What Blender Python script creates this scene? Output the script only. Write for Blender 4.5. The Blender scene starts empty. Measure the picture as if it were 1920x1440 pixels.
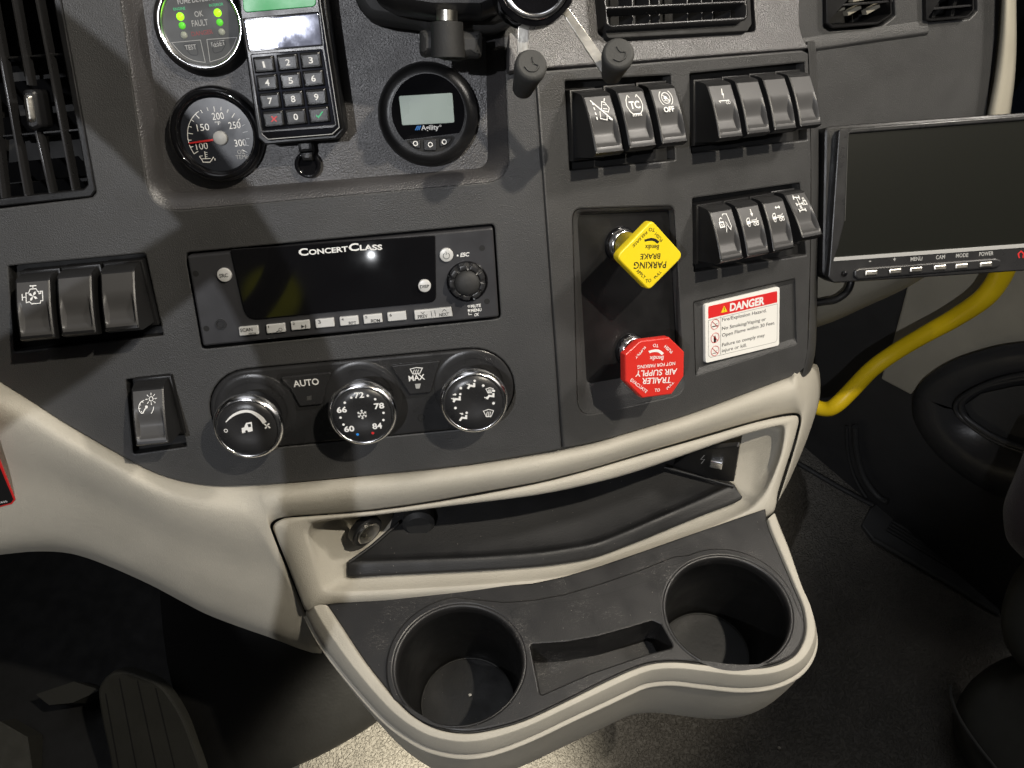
import bpy, math, random
from mathutils import Vector, Matrix
from mathutils.geometry import tessellate_polygon
random.seed(7)
SC = bpy.context.scene; COL = SC.collection
V3 = Vector
# ------------------------------------------------------------------ camera, world, lamps, exposure
FOC = 1440.0
d = V3((30, 1088, 1440)).normalized()
h = V3((.9942, -.0945, .0507)); h = (h - d*h.dot(d)).normalized()
pv = V3((290, 3830, 1440)); pv = (pv - h*h.dot(pv)).normalized()
Zc = -d; Xc = h; Yc = Zc.cross(Xc)
def to_world(c): return V3((Xc.dot(c), Yc.dot(c), Zc.dot(c)))
def ray(x, y): return to_world(V3(((x-960)/FOC, (y-720)/FOC, 1.0)))
cam_d = bpy.data.cameras.new('camera'); cam = bpy.data.objects.new('camera', cam_d); COL.objects.link(cam)
cx, cy, cz = to_world(V3((1,0,0))), to_world(V3((0,-1,0))), to_world(V3((0,0,-1)))
cam.matrix_world = Matrix((cx, cy, cz)).transposed().to_4x4()
cam_d.sensor_width = 36; cam_d.lens = FOC/1920*36; cam_d.clip_start = .01; cam_d.clip_end = 60
SC.camera = cam
W = bpy.data.worlds.new('World'); SC.world = W; W.use_nodes = True
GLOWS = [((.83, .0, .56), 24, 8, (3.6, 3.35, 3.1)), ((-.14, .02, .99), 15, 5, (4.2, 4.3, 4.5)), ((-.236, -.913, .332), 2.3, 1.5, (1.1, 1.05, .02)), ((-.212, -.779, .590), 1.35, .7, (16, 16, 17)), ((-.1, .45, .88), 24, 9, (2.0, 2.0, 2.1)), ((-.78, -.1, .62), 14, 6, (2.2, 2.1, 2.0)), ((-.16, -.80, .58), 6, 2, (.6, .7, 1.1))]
nt = W.node_tree; bg = nt.nodes['Background']
tc = nt.nodes.new('ShaderNodeTexCoord'); nz = nt.nodes.new('ShaderNodeTexNoise'); nz.inputs['Scale'].default_value = 3.5
nz.inputs['Detail'].default_value = 1
cr = nt.nodes.new('ShaderNodeValToRGB')     # noise backdrop for the dim cab, pale patches added for chrome reflections
cr.color_ramp.elements[0].position = .52; cr.color_ramp.elements[0].color = (.020, .020, .021, 1)
cr.color_ramp.elements[1].position = .66; cr.color_ramp.elements[1].color = (.22, .21, .19, 1)
nt.links.new(tc.outputs['Generated'], nz.inputs['Vector']); nt.links.new(nz.outputs['Fac'], cr.inputs['Fac'])
last = cr.outputs['Color']
for dr, a0, a1, c_ in GLOWS:              # bright world patches added for panel sheen, chrome and display reflections
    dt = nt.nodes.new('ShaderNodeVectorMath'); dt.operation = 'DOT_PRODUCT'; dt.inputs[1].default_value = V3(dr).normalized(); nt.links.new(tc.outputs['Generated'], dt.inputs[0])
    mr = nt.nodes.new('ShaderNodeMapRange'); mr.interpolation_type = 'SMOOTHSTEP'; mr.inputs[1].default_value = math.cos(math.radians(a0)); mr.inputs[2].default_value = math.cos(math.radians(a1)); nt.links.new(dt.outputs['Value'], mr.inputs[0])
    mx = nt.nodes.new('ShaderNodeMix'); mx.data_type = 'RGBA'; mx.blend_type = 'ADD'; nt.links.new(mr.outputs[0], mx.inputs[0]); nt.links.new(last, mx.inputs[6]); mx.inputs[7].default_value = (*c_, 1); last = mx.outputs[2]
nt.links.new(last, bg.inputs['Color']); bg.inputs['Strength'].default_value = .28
def lamp(name, loc, tgt, power, size, col, spot=None, blend=.5):
    l = bpy.data.lights.new(name, 'SPOT' if spot else 'POINT'); o = bpy.data.objects.new(name, l); COL.objects.link(o)
    o.location = loc; l.energy = power; l.color = col; l.shadow_soft_size = size
    if spot: l.spot_size = math.radians(spot); l.spot_blend = blend
    o.rotation_euler = (V3(tgt)-V3(loc)).to_track_quat('-Z', 'Y').to_euler()
    return o
lamp('dome_lamp', (.48, .00, .62), (.05, .44, -.38), 40.0, .012, (1, .91, .76), 47, .4)
lamp('side_lamp', (.92, .38, .46), (.16, .43, -.25), 30.0, .07, (1, .93, .84), 50, .5)
lamp('reading_lamp', (-.36, -.61, .56), (-.04, .37, -.26), 28.0, .007, (.95, .96, 1), 43, .4)
lamp('sleeper_lamp', (-.22, -1.02, .24), (0, .35, -.35), 0.22, .004, (.95, .97, 1))
lamp('floor_lamp', (-.05, .13, -.74), (-.10, .17, -1.05), 27.0, .02, (1, .92, .74), 82, .8)
SC.view_settings.view_transform = 'Standard'; SC.view_settings.look = 'None'
SC.view_settings.exposure = 0; SC.view_settings.gamma = 1
# ------------------------------------------------------------------ frames
class Fr:
    def __init__(s, O, U, V): s.O = V3(O); s.U = V3(U); s.V = V3(V); s.N = s.U.cross(s.V)
    def w(s, x, y, n=0):
        r = ray(x, y); P = s.O + s.N*n
        return r*(P.dot(s.N)/r.dot(s.N))
    def l(s, x, y, n=0):
        q = s.w(x, y, n) - s.O
        return V3((q.dot(s.U), q.dot(s.V), n))
    def mat(s, p): 
        m = Matrix((s.U, s.V, s.N)).transposed().to_4x4(); m.translation = s.O + s.U*p[0] + s.V*p[1] + s.N*p[2]
        return m
Vw = -to_world(pv)
FL = Fr(ray(645, 537)*.47, (1, 0, 0), Vw)
S1 = FL.w(1055, 840)
hr = V3((3140, -813, 1440)); hr = (hr - pv*hr.dot(pv)).normalized()
FR = Fr(S1, to_world(hr), Vw)
def tilt(F, O, a):
    a = math.radians(a); return Fr(O, F.U, F.V*math.cos(a) - F.N*math.sin(a))
FT = tilt(FR, FR.w(1270, 107), 20)
TOPZ = -.53
FH = Fr((0, 0, TOPZ), (1, 0, 0), (0, 1, 0))
def hz(x, y, z):
    r = ray(x, y); return r*(z/r.z)
def smax(a, b, k=.012): return .5*(a+b+math.sqrt((a-b)**2+k*k))
def SS(x, y, off):      # softly creased surface of both dash faces, moved out by off
    r = ray(x, y); ts = []
    for F in (FL, FR):
        P = F.O + F.N*off; ts.append(P.dot(F.N)/r.dot(F.N))
    return r*smax(ts[0], ts[1], .02)
# ------------------------------------------------------------------ materials
def mat(name, col, rough=.5, metal=0, bump=0, scale=1200, spec=.5, vary=.12, coat=0, emit=None, es=0, kind='noise', rvar=.08, bd=.0004, sheen=0, wear=0, speck=0):
    m = bpy.data.materials.new(name); m.use_nodes = True; t = m.node_tree; N = t.nodes; K = t.links
    b = N['Principled BSDF']; b.inputs['Base Color'].default_value = (*col, 1)
    b.inputs['Roughness'].default_value = rough; b.inputs['Metallic'].default_value = metal
    b.inputs['Specular IOR Level'].default_value = spec; b.inputs['Coat Weight'].default_value = coat
    if sheen: b.inputs['Sheen Weight'].default_value = sheen
    if emit: b.inputs['Emission Color'].default_value = (*emit, 1); b.inputs['Emission Strength'].default_value = es
    c = N.new('ShaderNodeTexCoord')
    if vary:
        n = N.new('ShaderNodeTexNoise'); n.inputs['Scale'].default_value = 18; n.inputs['Detail'].default_value = 6
        K.new(c.outputs['Object'], n.inputs['Vector'])
        r = N.new('ShaderNodeMapRange'); r.inputs[1].default_value = .3; r.inputs[2].default_value = .7
        r.inputs[3].default_value = 1-vary; r.inputs[4].default_value = 1+vary
        K.new(n.outputs['Fac'], r.inputs[0])
        x = N.new('ShaderNodeVectorMath'); x.operation = 'SCALE'; x.inputs[0].default_value = col
        K.new(r.outputs[0], x.inputs['Scale']); K.new(x.outputs[0], b.inputs['Base Color'])
        n2 = N.new('ShaderNodeTexNoise'); n2.inputs['Scale'].default_value = 55; n2.inputs['Detail'].default_value = 5
        K.new(c.outputs['Object'], n2.inputs['Vector'])
        r2 = N.new('ShaderNodeMapRange'); r2.inputs[1].default_value = .3; r2.inputs[2].default_value = .7
        r2.inputs[3].default_value = max(.02, rough-rvar); r2.inputs[4].default_value = rough+rvar
        K.new(n2.outputs['Fac'], r2.inputs[0]); K.new(r2.outputs[0], b.inputs['Roughness'])
        if wear:   # fine pale scratches and rub marks
            mp = N.new('ShaderNodeMapping'); mp.inputs['Scale'].default_value = (1, 3.2, 1); mp.inputs['Rotation'].default_value = (0, 0, .5)
            K.new(c.outputs['Object'], mp.inputs[0])
            v = N.new('ShaderNodeTexNoise'); v.inputs['Scale'].default_value = 70; v.inputs['Detail'].default_value = 3; v.inputs['Distortion'].default_value = 2.5
            K.new(mp.outputs[0], v.inputs['Vector'])
            q = N.new('ShaderNodeMath'); q.operation = 'SUBTRACT'; q.inputs[1].default_value = .5; K.new(v.outputs['Fac'], q.inputs[0])
            q1 = N.new('ShaderNodeMath'); q1.operation = 'ABSOLUTE'; K.new(q.outputs[0], q1.inputs[0])
            q2 = N.new('ShaderNodeMapRange'); q2.inputs[1].default_value = 0; q2.inputs[2].default_value = .012; q2.inputs[3].default_value = wear; q2.inputs[4].default_value = 0
            K.new(q1.outputs[0], q2.inputs[0])
            mk = N.new('ShaderNodeTexNoise'); mk.inputs['Scale'].default_value = 28; K.new(c.outputs['Object'], mk.inputs['Vector'])
            mr = N.new('ShaderNodeMapRange'); mr.inputs[1].default_value = .5; mr.inputs[2].default_value = .65; K.new(mk.outputs['Fac'], mr.inputs[0])
            mm = N.new('ShaderNodeMath'); mm.operation = 'MULTIPLY'; K.new(q2.outputs[0], mm.inputs[0]); K.new(mr.outputs[0], mm.inputs[1])
            mx = N.new('ShaderNodeMix'); mx.data_type = 'RGBA'; K.new(mm.outputs[0], mx.inputs[0]); K.new(x.outputs[0], mx.inputs[6]); mx.inputs[7].default_value = (.16, .15, .14, 1)
            K.new(mx.outputs[2], b.inputs['Base Color'])
        if speck:  # dust specks
            v = N.new('ShaderNodeTexVoronoi'); v.inputs['Scale'].default_value = 170; K.new(c.outputs['Object'], v.inputs['Vector'])
            q = N.new('ShaderNodeMath'); q.operation = 'LESS_THAN'; q.inputs[1].default_value = speck; K.new(v.outputs['Distance'], q.inputs[0])
            mx = N.new('ShaderNodeMix'); mx.data_type = 'RGBA'; K.new(q.outputs[0], mx.inputs[0])
            src = b.inputs['Base Color'].links[0].from_socket; K.new(src, mx.inputs[6]); mx.inputs[7].default_value = (.22, .2, .18, 1)
            K.new(mx.outputs[2], b.inputs['Base Color'])
    if bump:
        if kind == 'voronoi':
            n = N.new('ShaderNodeTexVoronoi'); n.feature = 'SMOOTH_F1'; n.inputs['Scale'].default_value = scale; out = n.outputs['Distance']
        elif kind == 'worm':
            n = N.new('ShaderNodeTexNoise'); n.inputs['Scale'].default_value = scale; n.inputs['Detail'].default_value = 1.5; n.inputs['Distortion'].default_value = .6
            a1 = N.new('ShaderNodeMath'); a1.operation = 'SUBTRACT'; a1.inputs[1].default_value = .5; K.new(n.outputs['Fac'], a1.inputs[0])
            a2 = N.new('ShaderNodeMath'); a2.operation = 'ABSOLUTE'; K.new(a1.outputs[0], a2.inputs[0])
            a3 = N.new('ShaderNodeMapRange'); a3.interpolation_type = 'SMOOTHSTEP'; a3.inputs[1].default_value = 0; a3.inputs[2].default_value = .22; K.new(a2.outputs[0], a3.inputs[0]); out = a3.outputs[0]
        else:
            n = N.new('ShaderNodeTexNoise'); n.inputs['Scale'].default_value = scale; n.inputs['Detail'].default_value = 3; out = n.outputs['Fac']
            if kind == 'leather': n.inputs['Distortion'].default_value = 1.6
        K.new(c.outputs['Object'], n.inputs['Vector'])
        bp = N.new('ShaderNodeBump'); bp.inputs['Strength'].default_value = bump; bp.inputs['Distance'].default_value = bd
        K.new(out, bp.inputs['Height']); K.new(bp.outputs[0], b.inputs['Normal'])
    return m
M = dict(
 panel=mat('charcoal grained plastic', (.047, .047, .047), .45, bump=.8, scale=1500, bd=.0004, vary=.10),
 panel_s=mat('coarse grained plastic', (.052, .050, .051), .38, bump=1.0, scale=1100, bd=.0004, vary=.10, spec=.8),
 black=mat('black plastic', (.008, .008, .0085), .38, bump=.2, scale=1500),
 satin=mat('satin black plastic', (.022, .022, .023), .30, bump=.25, scale=1800, bd=.0002),
 rockside=mat('rocker side plastic', (.012, .012, .0125), .40, bump=.15, scale=1800, bd=.0002, vary=.06),
 rocker=mat('rocker plastic', (.062, .061, .061), .42, bump=.15, scale=1800, bd=.0002, vary=.06),
 gloss=mat('gloss black', (.006, .006, .007), .05, vary=.1, rvar=.02, coat=.2),
 radio=mat('radio plastic', (.034, .034, .037), .36, bump=.2, scale=1800, bd=.0002),
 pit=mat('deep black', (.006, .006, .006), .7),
 rubber=mat('black rubber', (.022, .022, .022), .65, bump=.3, scale=700, speck=.05),
 greyrub=mat('grey rubber', (.045, .045, .043), .75, bump=.4, scale=900),
 mat_=mat('tray mat', (.0085, .0085, .009), .55, bump=.35, scale=900, speck=.04),
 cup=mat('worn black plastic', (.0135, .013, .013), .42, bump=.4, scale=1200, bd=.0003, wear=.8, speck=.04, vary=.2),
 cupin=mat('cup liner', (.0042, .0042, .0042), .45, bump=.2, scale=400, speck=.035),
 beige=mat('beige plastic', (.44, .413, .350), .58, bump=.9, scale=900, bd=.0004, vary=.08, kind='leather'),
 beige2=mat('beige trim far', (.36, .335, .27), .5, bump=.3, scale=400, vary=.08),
 chrome=mat('chrome', (.95, .95, .96), .17, 1, vary=.03, rvar=.03),
 steel=mat('brushed zinc', (.62, .60, .55), .34, 1, bump=.4, scale=260, vary=.2),
 silver=mat('silver button', (.58, .58, .57), .36, .1, vary=.04),
 white=mat('white print', (.78, .78, .76), .5, vary=0),
 greyp=mat('grey print', (.36, .36, .35), .5, vary=0),
 ink=mat('black print', (.01, .01, .01), .5, vary=0),
 redp=mat('red print', (.55, .02, .02), .45, vary=0),
 dimred=mat('dim red print', (.22, .03, .03), .5, vary=0),
 greenp=mat('green print', (.03, .45, .18), .45, vary=0),
 bluep=mat('blue print', (.02, .22, .65), .45, vary=0),
 label=mat('label stock', (.80, .79, .75), .35, vary=.03),
 labelred=mat('label red', (.66, .025, .025), .35, vary=.04),
 yknob=mat('yellow knob plastic', (.78, .60, .015), .38, bump=.2, scale=300, vary=.05),
 rknob=mat('red knob plastic', (.62, .03, .022), .34, bump=.2, scale=300, vary=.05),
 ypipe=mat('yellow coated pipe', (.80, .56, .01), .38, bump=.15, scale=200, vary=.06),
 lcd=mat('liquid crystal', (.40, .47, .42), .3, vary=.03, emit=(.40, .50, .44), es=.10),
 glass=mat('scratched display glass', (.16, .17, .22), .09, .35, vary=.3, rvar=.07, bump=.15, scale=120, bd=.0002),
 mon=mat('monitor glass', (.010, .0105, .0085), .25, vary=0),
 dial=mat('dial face', (.020, .022, .028), .22, vary=.15, coat=.4, rvar=.08),
 det=mat('detector face', (.045, .047, .046), .5, vary=.06),
 green_label=mat('green label', (.03, .30, .09), .35, vary=.08),
 led=mat('lit led', (.1, .7, .02), .3, vary=0, emit=(.40, 1, .01), es=1.5),
 led2=mat('green led', (.10, .5, .05), .3, vary=0, emit=(.12, .75, .03), es=.45),
 led3=mat('unlit led', (.34, .36, .30), .3, vary=0),
 floor=mat('vinyl floor', (.12, .112, .098), .58, spec=.3, bump=1.0, scale=240, bd=.0016, kind='worm', vary=.15),
 fblack=mat('black floor trim', (.05, .05, .05), .5, bump=.5, scale=300),
 dfar=mat('black door trim', (.034, .034, .035), .36, bump=.3, scale=350, bd=.0006),
 fabric=mat('dark seat fabric', (.035, .026, .030), .9, bump=.9, scale=900, bd=.0008, sheen=.3, vary=.2),
 skirt=mat('grey seat skirt', (.034, .034, .028), .75, bump=.3, scale=300),
 pedal=mat('pedal rubber', (.026, .026, .022), .7, bump=.5, scale=350),
 cover=mat('padded tunnel cover', (.004, .004, .004), .5, bump=.4, scale=260, spec=.3, vary=.05, rvar=.03),
 night=mat('dark window', (.004, .006, .012), .1, vary=0),
)
# ------------------------------------------------------------------ building helpers
class T:
    """a thing: an Empty, its frame and its origin in that frame"""
    def __init__(s, name, label, cat, F=None, at=(0, 0), n=0, group=None, world=None, kind=None, none=False):
        s.o = bpy.data.objects.new(name, None); COL.objects.link(s.o); s.o.empty_display_size = .01
        s.F = F
        if F: s.g = F.l(at[0], at[1], n); s.o.matrix_world = F.mat(s.g)
        else: s.g = V3(world); s.o.location = s.g
        if label: s.o['label'] = label
        if cat: s.o['category'] = cat
        if group: s.o['group'] = group
        if kind: s.o['kind'] = kind
        s.z = .00012
    def p(s, x, y, n=0): return s.F.l(x, y, n) - s.g            # pixel on plane n -> local
    def pl(s, pts, n=0): return [s.p(x, y, n).xy for x, y in pts]
def mesh(name, verts, faces, m, parent=None, smooth=None, flat=(), label=None, tris=None):
    me = bpy.data.meshes.new(name); me.from_pydata([tuple(v) for v in verts], [], faces); me.materials.append(M[m] if isinstance(m, str) else m)
    if smooth is not None and len(me.polygons):
        fl = set(flat)
        me.polygons.foreach_set('use_smooth', [i not in fl for i in range(len(me.polygons))])
        if smooth < 180: me.set_sharp_from_angle(angle=math.radians(smooth))
    me.update()
    o = bpy.data.objects.new(name, me); COL.objects.link(o)
    if parent is not None: o.parent = parent.o if isinstance(parent, T) else parent
    if label: o['label'] = label
    return o
class MB:
    def __init__(s): s.v = []; s.f = []; s.flat = []
    def add(s, v, f, flat=False):
        k = len(s.v); s.v += [V3(a) if len(a) == 3 else V3((*a, 0)) for a in v]
        if flat: s.flat += range(len(s.f), len(s.f)+len(f))
        s.f += [tuple(i+k for i in q) for q in f]; return s
    def build(s, name, m, parent=None, smooth=40, label=None): return mesh(name, s.v, s.f, m, parent, smooth, s.flat, label)
def area(p): return .5*sum(p[i][0]*p[(i+1) % len(p)][1]-p[(i+1) % len(p)][0]*p[i][1] for i in range(len(p)))
def clean(p):
    q = []
    for a in p:
        if not q or (V3((*a[:2], 0))-V3((*q[-1][:2], 0))).length > 1e-5: q.append((a[0], a[1]))
    if (V3((*q[0], 0))-V3((*q[-1], 0))).length < 1e-5: q.pop()
    return q
def offset(p, b):      # moves every edge to its left by b
    n = len(p); out = []
    for i in range(n):
        a, c, e = V3((*p[i-1], 0)), V3((*p[i], 0)), V3((*p[(i+1) % n], 0))
        d1 = (c-a).normalized(); d2 = (e-c).normalized(); n1 = V3((-d1.y, d1.x, 0)); n2 = V3((-d2.y, d2.x, 0))
        m = n1+n2
        m = m/max(.35, m.dot(m)/2) if m.length > 1e-6 else n1*1.0
        out.append((c+m*b).xy)
    return [tuple(o) for o in out]
def rp(pts, r, seg=5):   # polygon with rounded corners
    n = len(pts); rs = r if isinstance(r, (list, tuple)) else [r]*n; out = []
    for i in range(n):
        a, c, e = V3((*pts[i-1][:2], 0)), V3((*pts[i][:2], 0)), V3((*pts[(i+1) % n][:2], 0)); q = rs[i]
        if q <= 0: out.append((c.x, c.y)); continue
        d1 = (a-c); d2 = (e-c); ang = d1.angle(d2)
        t = min(q/math.tan(ang/2), d1.length*.49, d2.length*.49)
        A = c+d1.normalized()*t; B = c+d2.normalized()*t
        for k in range(seg+1):
            s = k/seg; w = (A*(1-s)**2 + c*2*s*(1-s)*1.0 + B*s**2); out.append((w.x, w.y))
    return clean(out)
def plate(mb, outer, z0, z1, bev=.0006, holes=(), back=False):
    loops = [clean(outer)]; loops[0] = loops[0] if area(loops[0]) > 0 else loops[0][::-1]
    for q in holes:
        q = clean(q); loops.append(q if area(q) < 0 else q[::-1])
    st = [(0, z0)] + ([(0, z1-bev), (bev*.3, z1-bev*.3)] if bev else []) + [(bev, z1)]
    tops = []
    for lp in loops:
        n = len(lp); rings = [[V3((*q, z)) for q in (offset(lp, o) if o else lp)] for o, z in st]
        v = [q for r in rings for q in r]; f = []
        for k in range(len(rings)-1):
            for i in range(n):
                j = (i+1) % n; f.append((k*n+i, k*n+j, (k+1)*n+j, (k+1)*n+i))
        mb.add(v, f); tops.append(rings[-1])
    tri = tessellate_polygon(tops); vv = [q for t in tops for q in t]
    fix = []
    for a, b, c in tri:
        nrm = (vv[b]-vv[a]).cross(vv[c]-vv[a]); fix.append((a, b, c) if nrm.z > 0 else (a, c, b))
    mb.add(vv, fix, flat=True)
    return mb
def loft(mb, rings, closed=True, cap0=False, cap1=False, flip=False):
    n = len(rings[0]); v = [q for r in rings for q in r]; f = []
    for k in range(len(rings)-1):
        for i in range(n if closed else n-1):
            j = (i+1) % n; q = (k*n+i, k*n+j, (k+1)*n+j, (k+1)*n+i); f.append(q[::-1] if flip else q)
    mb.add(v, f)
    for c, r in ((cap0, rings[0]), (cap1, rings[-1])):
        if c:
            m = sum((V3(q) for q in r), V3())/n; mb.add([m]+list(r), [(0, i+1, (i+1) % n+1) for i in range(n)], flat=True)
    return mb
def lathe(mb, prof, c=(0, 0), seg=64, sx=1, sy=1, wob=None):
    rings = []
    for r, z in prof:
        rings.append([V3((c[0]+r*sx*math.cos(2*math.pi*i/seg), c[1]+r*sy*math.sin(2*math.pi*i/seg), z)) for i in range(seg)])
    return loft(mb, rings)
def cr(p, k):   # Catmull-Rom through a row of points
    out = []; n = len(p)
    for i in range(n-1):
        a, b, c, e = p[max(0, i-1)], p[i], p[i+1], p[min(n-1, i+2)]
        for j in range(k):
            t = j/k; out.append(.5*((2*b)+(c-a)*t+(2*a-5*b+4*c-e)*t*t+(3*b-a-3*c+e)*t**3))
    out.append(p[-1]); return out
def cr2(p, k): return [tuple(q) for q in cr([V3((*a, 0)) for a in p], k)]
def sm(pts, k=6):  # smooth pixel polyline
    return [(q[0], q[1]) for q in cr([V3((a[0], a[1], 0)) for a in pts], k)]
def grid(mb, rows, ku=4, kv=4, flip=False):
    rows = [cr([V3(q) for q in r], ku) for r in rows]
    cols = [cr([r[i] for r in rows], kv) for i in range(len(rows[0]))]
    return loft(mb, [[c[j] for c in cols] for j in range(len(cols[0]))], closed=False, flip=flip)
def tube(mb, path, r, seg=12, caps=True):
    path = [V3(p) for p in path]; n = len(path); rr = r if isinstance(r, (list, tuple)) else [r]*n
    up = V3((.3, .2, 1)).normalized(); rings = []
    for i in range(n):
        t = (path[min(n-1, i+1)]-path[max(0, i-1)]).normalized(); s = t.cross(up)
        if s.length < .05: s = t.cross(V3((1, 0, 0)))
        s.normalize(); u = s.cross(t); up = u
        rings.append([path[i]+(s*math.cos(2*math.pi*k/seg)+u*math.sin(2*math.pi*k/seg))*rr[i] for k in range(seg)])
    return loft(mb, rings, cap0=caps, cap1=caps)
def circ(c, r, n=32, a0=0, a1=360): return [(c[0]+r*math.cos(math.radians(a0+(a1-a0)*i/n)), c[1]+r*math.sin(math.radians(a0+(a1-a0)*i/n))) for i in range(n+(0 if a1-a0 == 360 else 1))]
def ribbon(mb, pts, w, z, closed=False):   # flat stroke
    p = clean(pts); n = len(p); L = []; R = []
    if n < 2: return mb
    for i in range(n):
        a = p[i-1] if (i or closed) else None; e = p[(i+1) % n] if (i < n-1 or closed) else None
        c = V3((*p[i], 0)); d1 = (c-V3((*a, 0))).normalized() if a else None; d2 = (V3((*e, 0))-c).normalized() if e else None
        d1 = d1 or d2; d2 = d2 or d1; n1 = V3((-d1.y, d1.x, 0)); n2 = V3((-d2.y, d2.x, 0)); m = n1+n2
        m = m/max(.5, m.dot(m)/2) if m.length > 1e-6 else n1
        L.append(c+m*w/2+V3((0, 0, z))); R.append(c-m*w/2+V3((0, 0, z)))
    f = [(i, i+n, (i+1) % n+n, (i+1) % n) for i in range(n if closed else n-1)]
    return mb.add(L+R, f)
def fill(mb, pts, z):
    p = clean(pts); p = p if area(p) > 0 else p[::-1]; vv = [V3((*q, z)) for q in p]
    fs = []
    for a, b, c in tessellate_polygon([vv]):
        fs.append((a, b, c) if (vv[b]-vv[a]).cross(vv[c]-vv[a]).z > 0 else (a, c, b))
    return mb.add(vv, fs, flat=True)
FONTS = {}
def text_geo(s, bold=0.0, extr=0):
    cu = bpy.data.curves.new('lettering', 'FONT'); cu.body = s; cu.size = 1; cu.offset = bold; cu.fill_mode = 'FRONT'
    cu.extrude = 0; cu.resolution_u = 3; o = bpy.data.objects.new('lettering', cu); COL.objects.link(o)
    bpy.context.view_layer.update(); dg = bpy.context.evaluated_depsgraph_get()
    me = bpy.data.meshes.new_from_object(o.evaluated_get(dg)); v = [x.co.copy() for x in me.vertices]; f = [tuple(q.vertices) for q in me.polygons]
    bpy.data.objects.remove(o); bpy.data.curves.remove(cu); bpy.data.meshes.remove(me)
    return v, f
def text(mb, s, p0, p1, hgt, z, bold=.02, shear=0, natural=False):
    """p0,p1: local ends of the baseline, hgt: local capital height"""
    v, f = text_geo(s, bold)
    if not v: return mb
    x0 = min(q.x for q in v); x1 = max(q.x for q in v); CH = .73
    p0 = V3((p0[0], p0[1], 0)); p1 = V3((p1[0], p1[1], 0)); e = p1-p0; sx = e.length/(x1-x0); e.normalize(); u = V3((-e.y, e.x, 0)); sy = hgt/CH
    o = [p0+e*((q.x-x0)*sx+shear*q.y*sy)+u*(q.y*sy)+V3((0, 0, z)) for q in v]
    return mb.add(o, [q for q in f], flat=True)
def tx(t, mb, s, a, b, hpx, n, bold=.02, shear=0, dz=.00015):   # pixel baseline ends on plane n of thing t
    p0, p1 = t.p(*a, n), t.p(*b, n); L = math.hypot(b[0]-a[0], b[1]-a[1]); sc = (p1-p0).length/max(L, 1e-6)
    return text(mb, s, p0, p1, hpx*sc, n+dz, bold, shear)
def struct(o, label=None):
    o['kind'] = 'structure'; return o
def tag(o, label, cat, group=None, kind=None):
    o['label'] = label; o['category'] = cat
    if group: o['group'] = group
    if kind: o['kind'] = kind
    return o
# ------------------------------------------------------------------ the setting
mb = MB(); mb.add([(-1.6, -1.2, -1.05), (2.2, -1.2, -1.05), (2.2, 1.7, -1.05), (-1.6, 1.7, -1.05)], [(0, 1, 2, 3)])
struct(mb.build('floor', 'floor', smooth=None))
mb = MB(); mb.add([(-1.6, 1.15, -1.05), (2.2, 1.15, -1.05), (2.2, 1.15, .4), (-1.6, 1.15, .4)], [(0, 1, 2, 3)])
mb.add([(-1.0, -.3, -1.05), (-1.0, 1.15, -1.05), (-1.0, 1.15, .4), (-1.0, -.3, .4)], [(0, 1, 2, 3)])
struct(mb.build('wall', 'pit', smooth=None))
mb = MB(); mb.add([(-1.6, -.4, -1.044), (-.40, -.4, -1.044), (-.26, .19, -1.044), (-.26, .9, -1.044), (-1.6, .9, -1.044)], [(0, 1, 2, 3, 4)])
struct(mb.build('shade_sheet', 'pit', smooth=None))  # black sheet over the floor, paints the shade of the left footwell
# ------------------------------------------------------------------ dashboard
D = T('dashboard', 'charcoal truck dashboard with beige lower trim and open storage tray', 'dashboard', world=tuple(FL.O))
def dp(F, x, y, n=0): return F.w(x, y, n)-D.g
def dframe(F):      # an Empty-less part frame: returns function to bake local uvn to dashboard space
    return lambda q: (F.O + F.U*q[0] + F.V*q[1] + F.N*q[2]) - D.g
def baked(mb, F): 
    g = dframe(F); mb.v = [g(q) for q in mb.v]; return mb
def fl(F, pts, n=0): return [tuple(F.l(x, y, n).xy) for x, y in pts]
# left panel with its openings
RAD = fl(FL, [(348, 474), (927, 420), (939, 597), (379, 655)]); RAD = rp(RAD, .003)
CLI_pix = []
def pill(cA, rA, cB, rB, n=14):
    # half circles round both ends, in local units
    A, B = V3((*cA, 0)), V3((*cB, 0)); e = (B-A).normalized(); a = math.atan2(e.y, e.x)
    return [(A.x+rA*math.cos(a+math.pi/2+math.pi*i/n), A.y+rA*math.sin(a+math.pi/2+math.pi*i/n)) for i in range(n+1)] + \
           [(B.x+rB*math.cos(a-math.pi/2+math.pi*i/n), B.y+rB*math.sin(a-math.pi/2+math.pi*i/n)) for i in range(n+1)]
cA = FL.l(477, 768).xy; cB = FL.l(885, 729).xy; PR = .0272
CLI = pill(cA, PR+.0006, cB, PR+.0006)
SWL = rp(fl(FL, [(15, 499), (272, 475), (306, 629), (26, 660)]), .0015)
DIM = rp(fl(FL, [(236, 712), (320, 702), (350, 838), (250, 852)]), .0015)
VNT = rp(fl(FL, [(-90, -90), (96, -90), (180, 361), (172, 370), (-90, 402)]), [0, 0, .003, .003, 0])
RA = rp(fl(FL, [(212, -90), (287, 350), (292, 400), (925, 343), (957, 318), (932, -90)]), [0, .02, .012, .012, .012, 0], 6)
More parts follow.
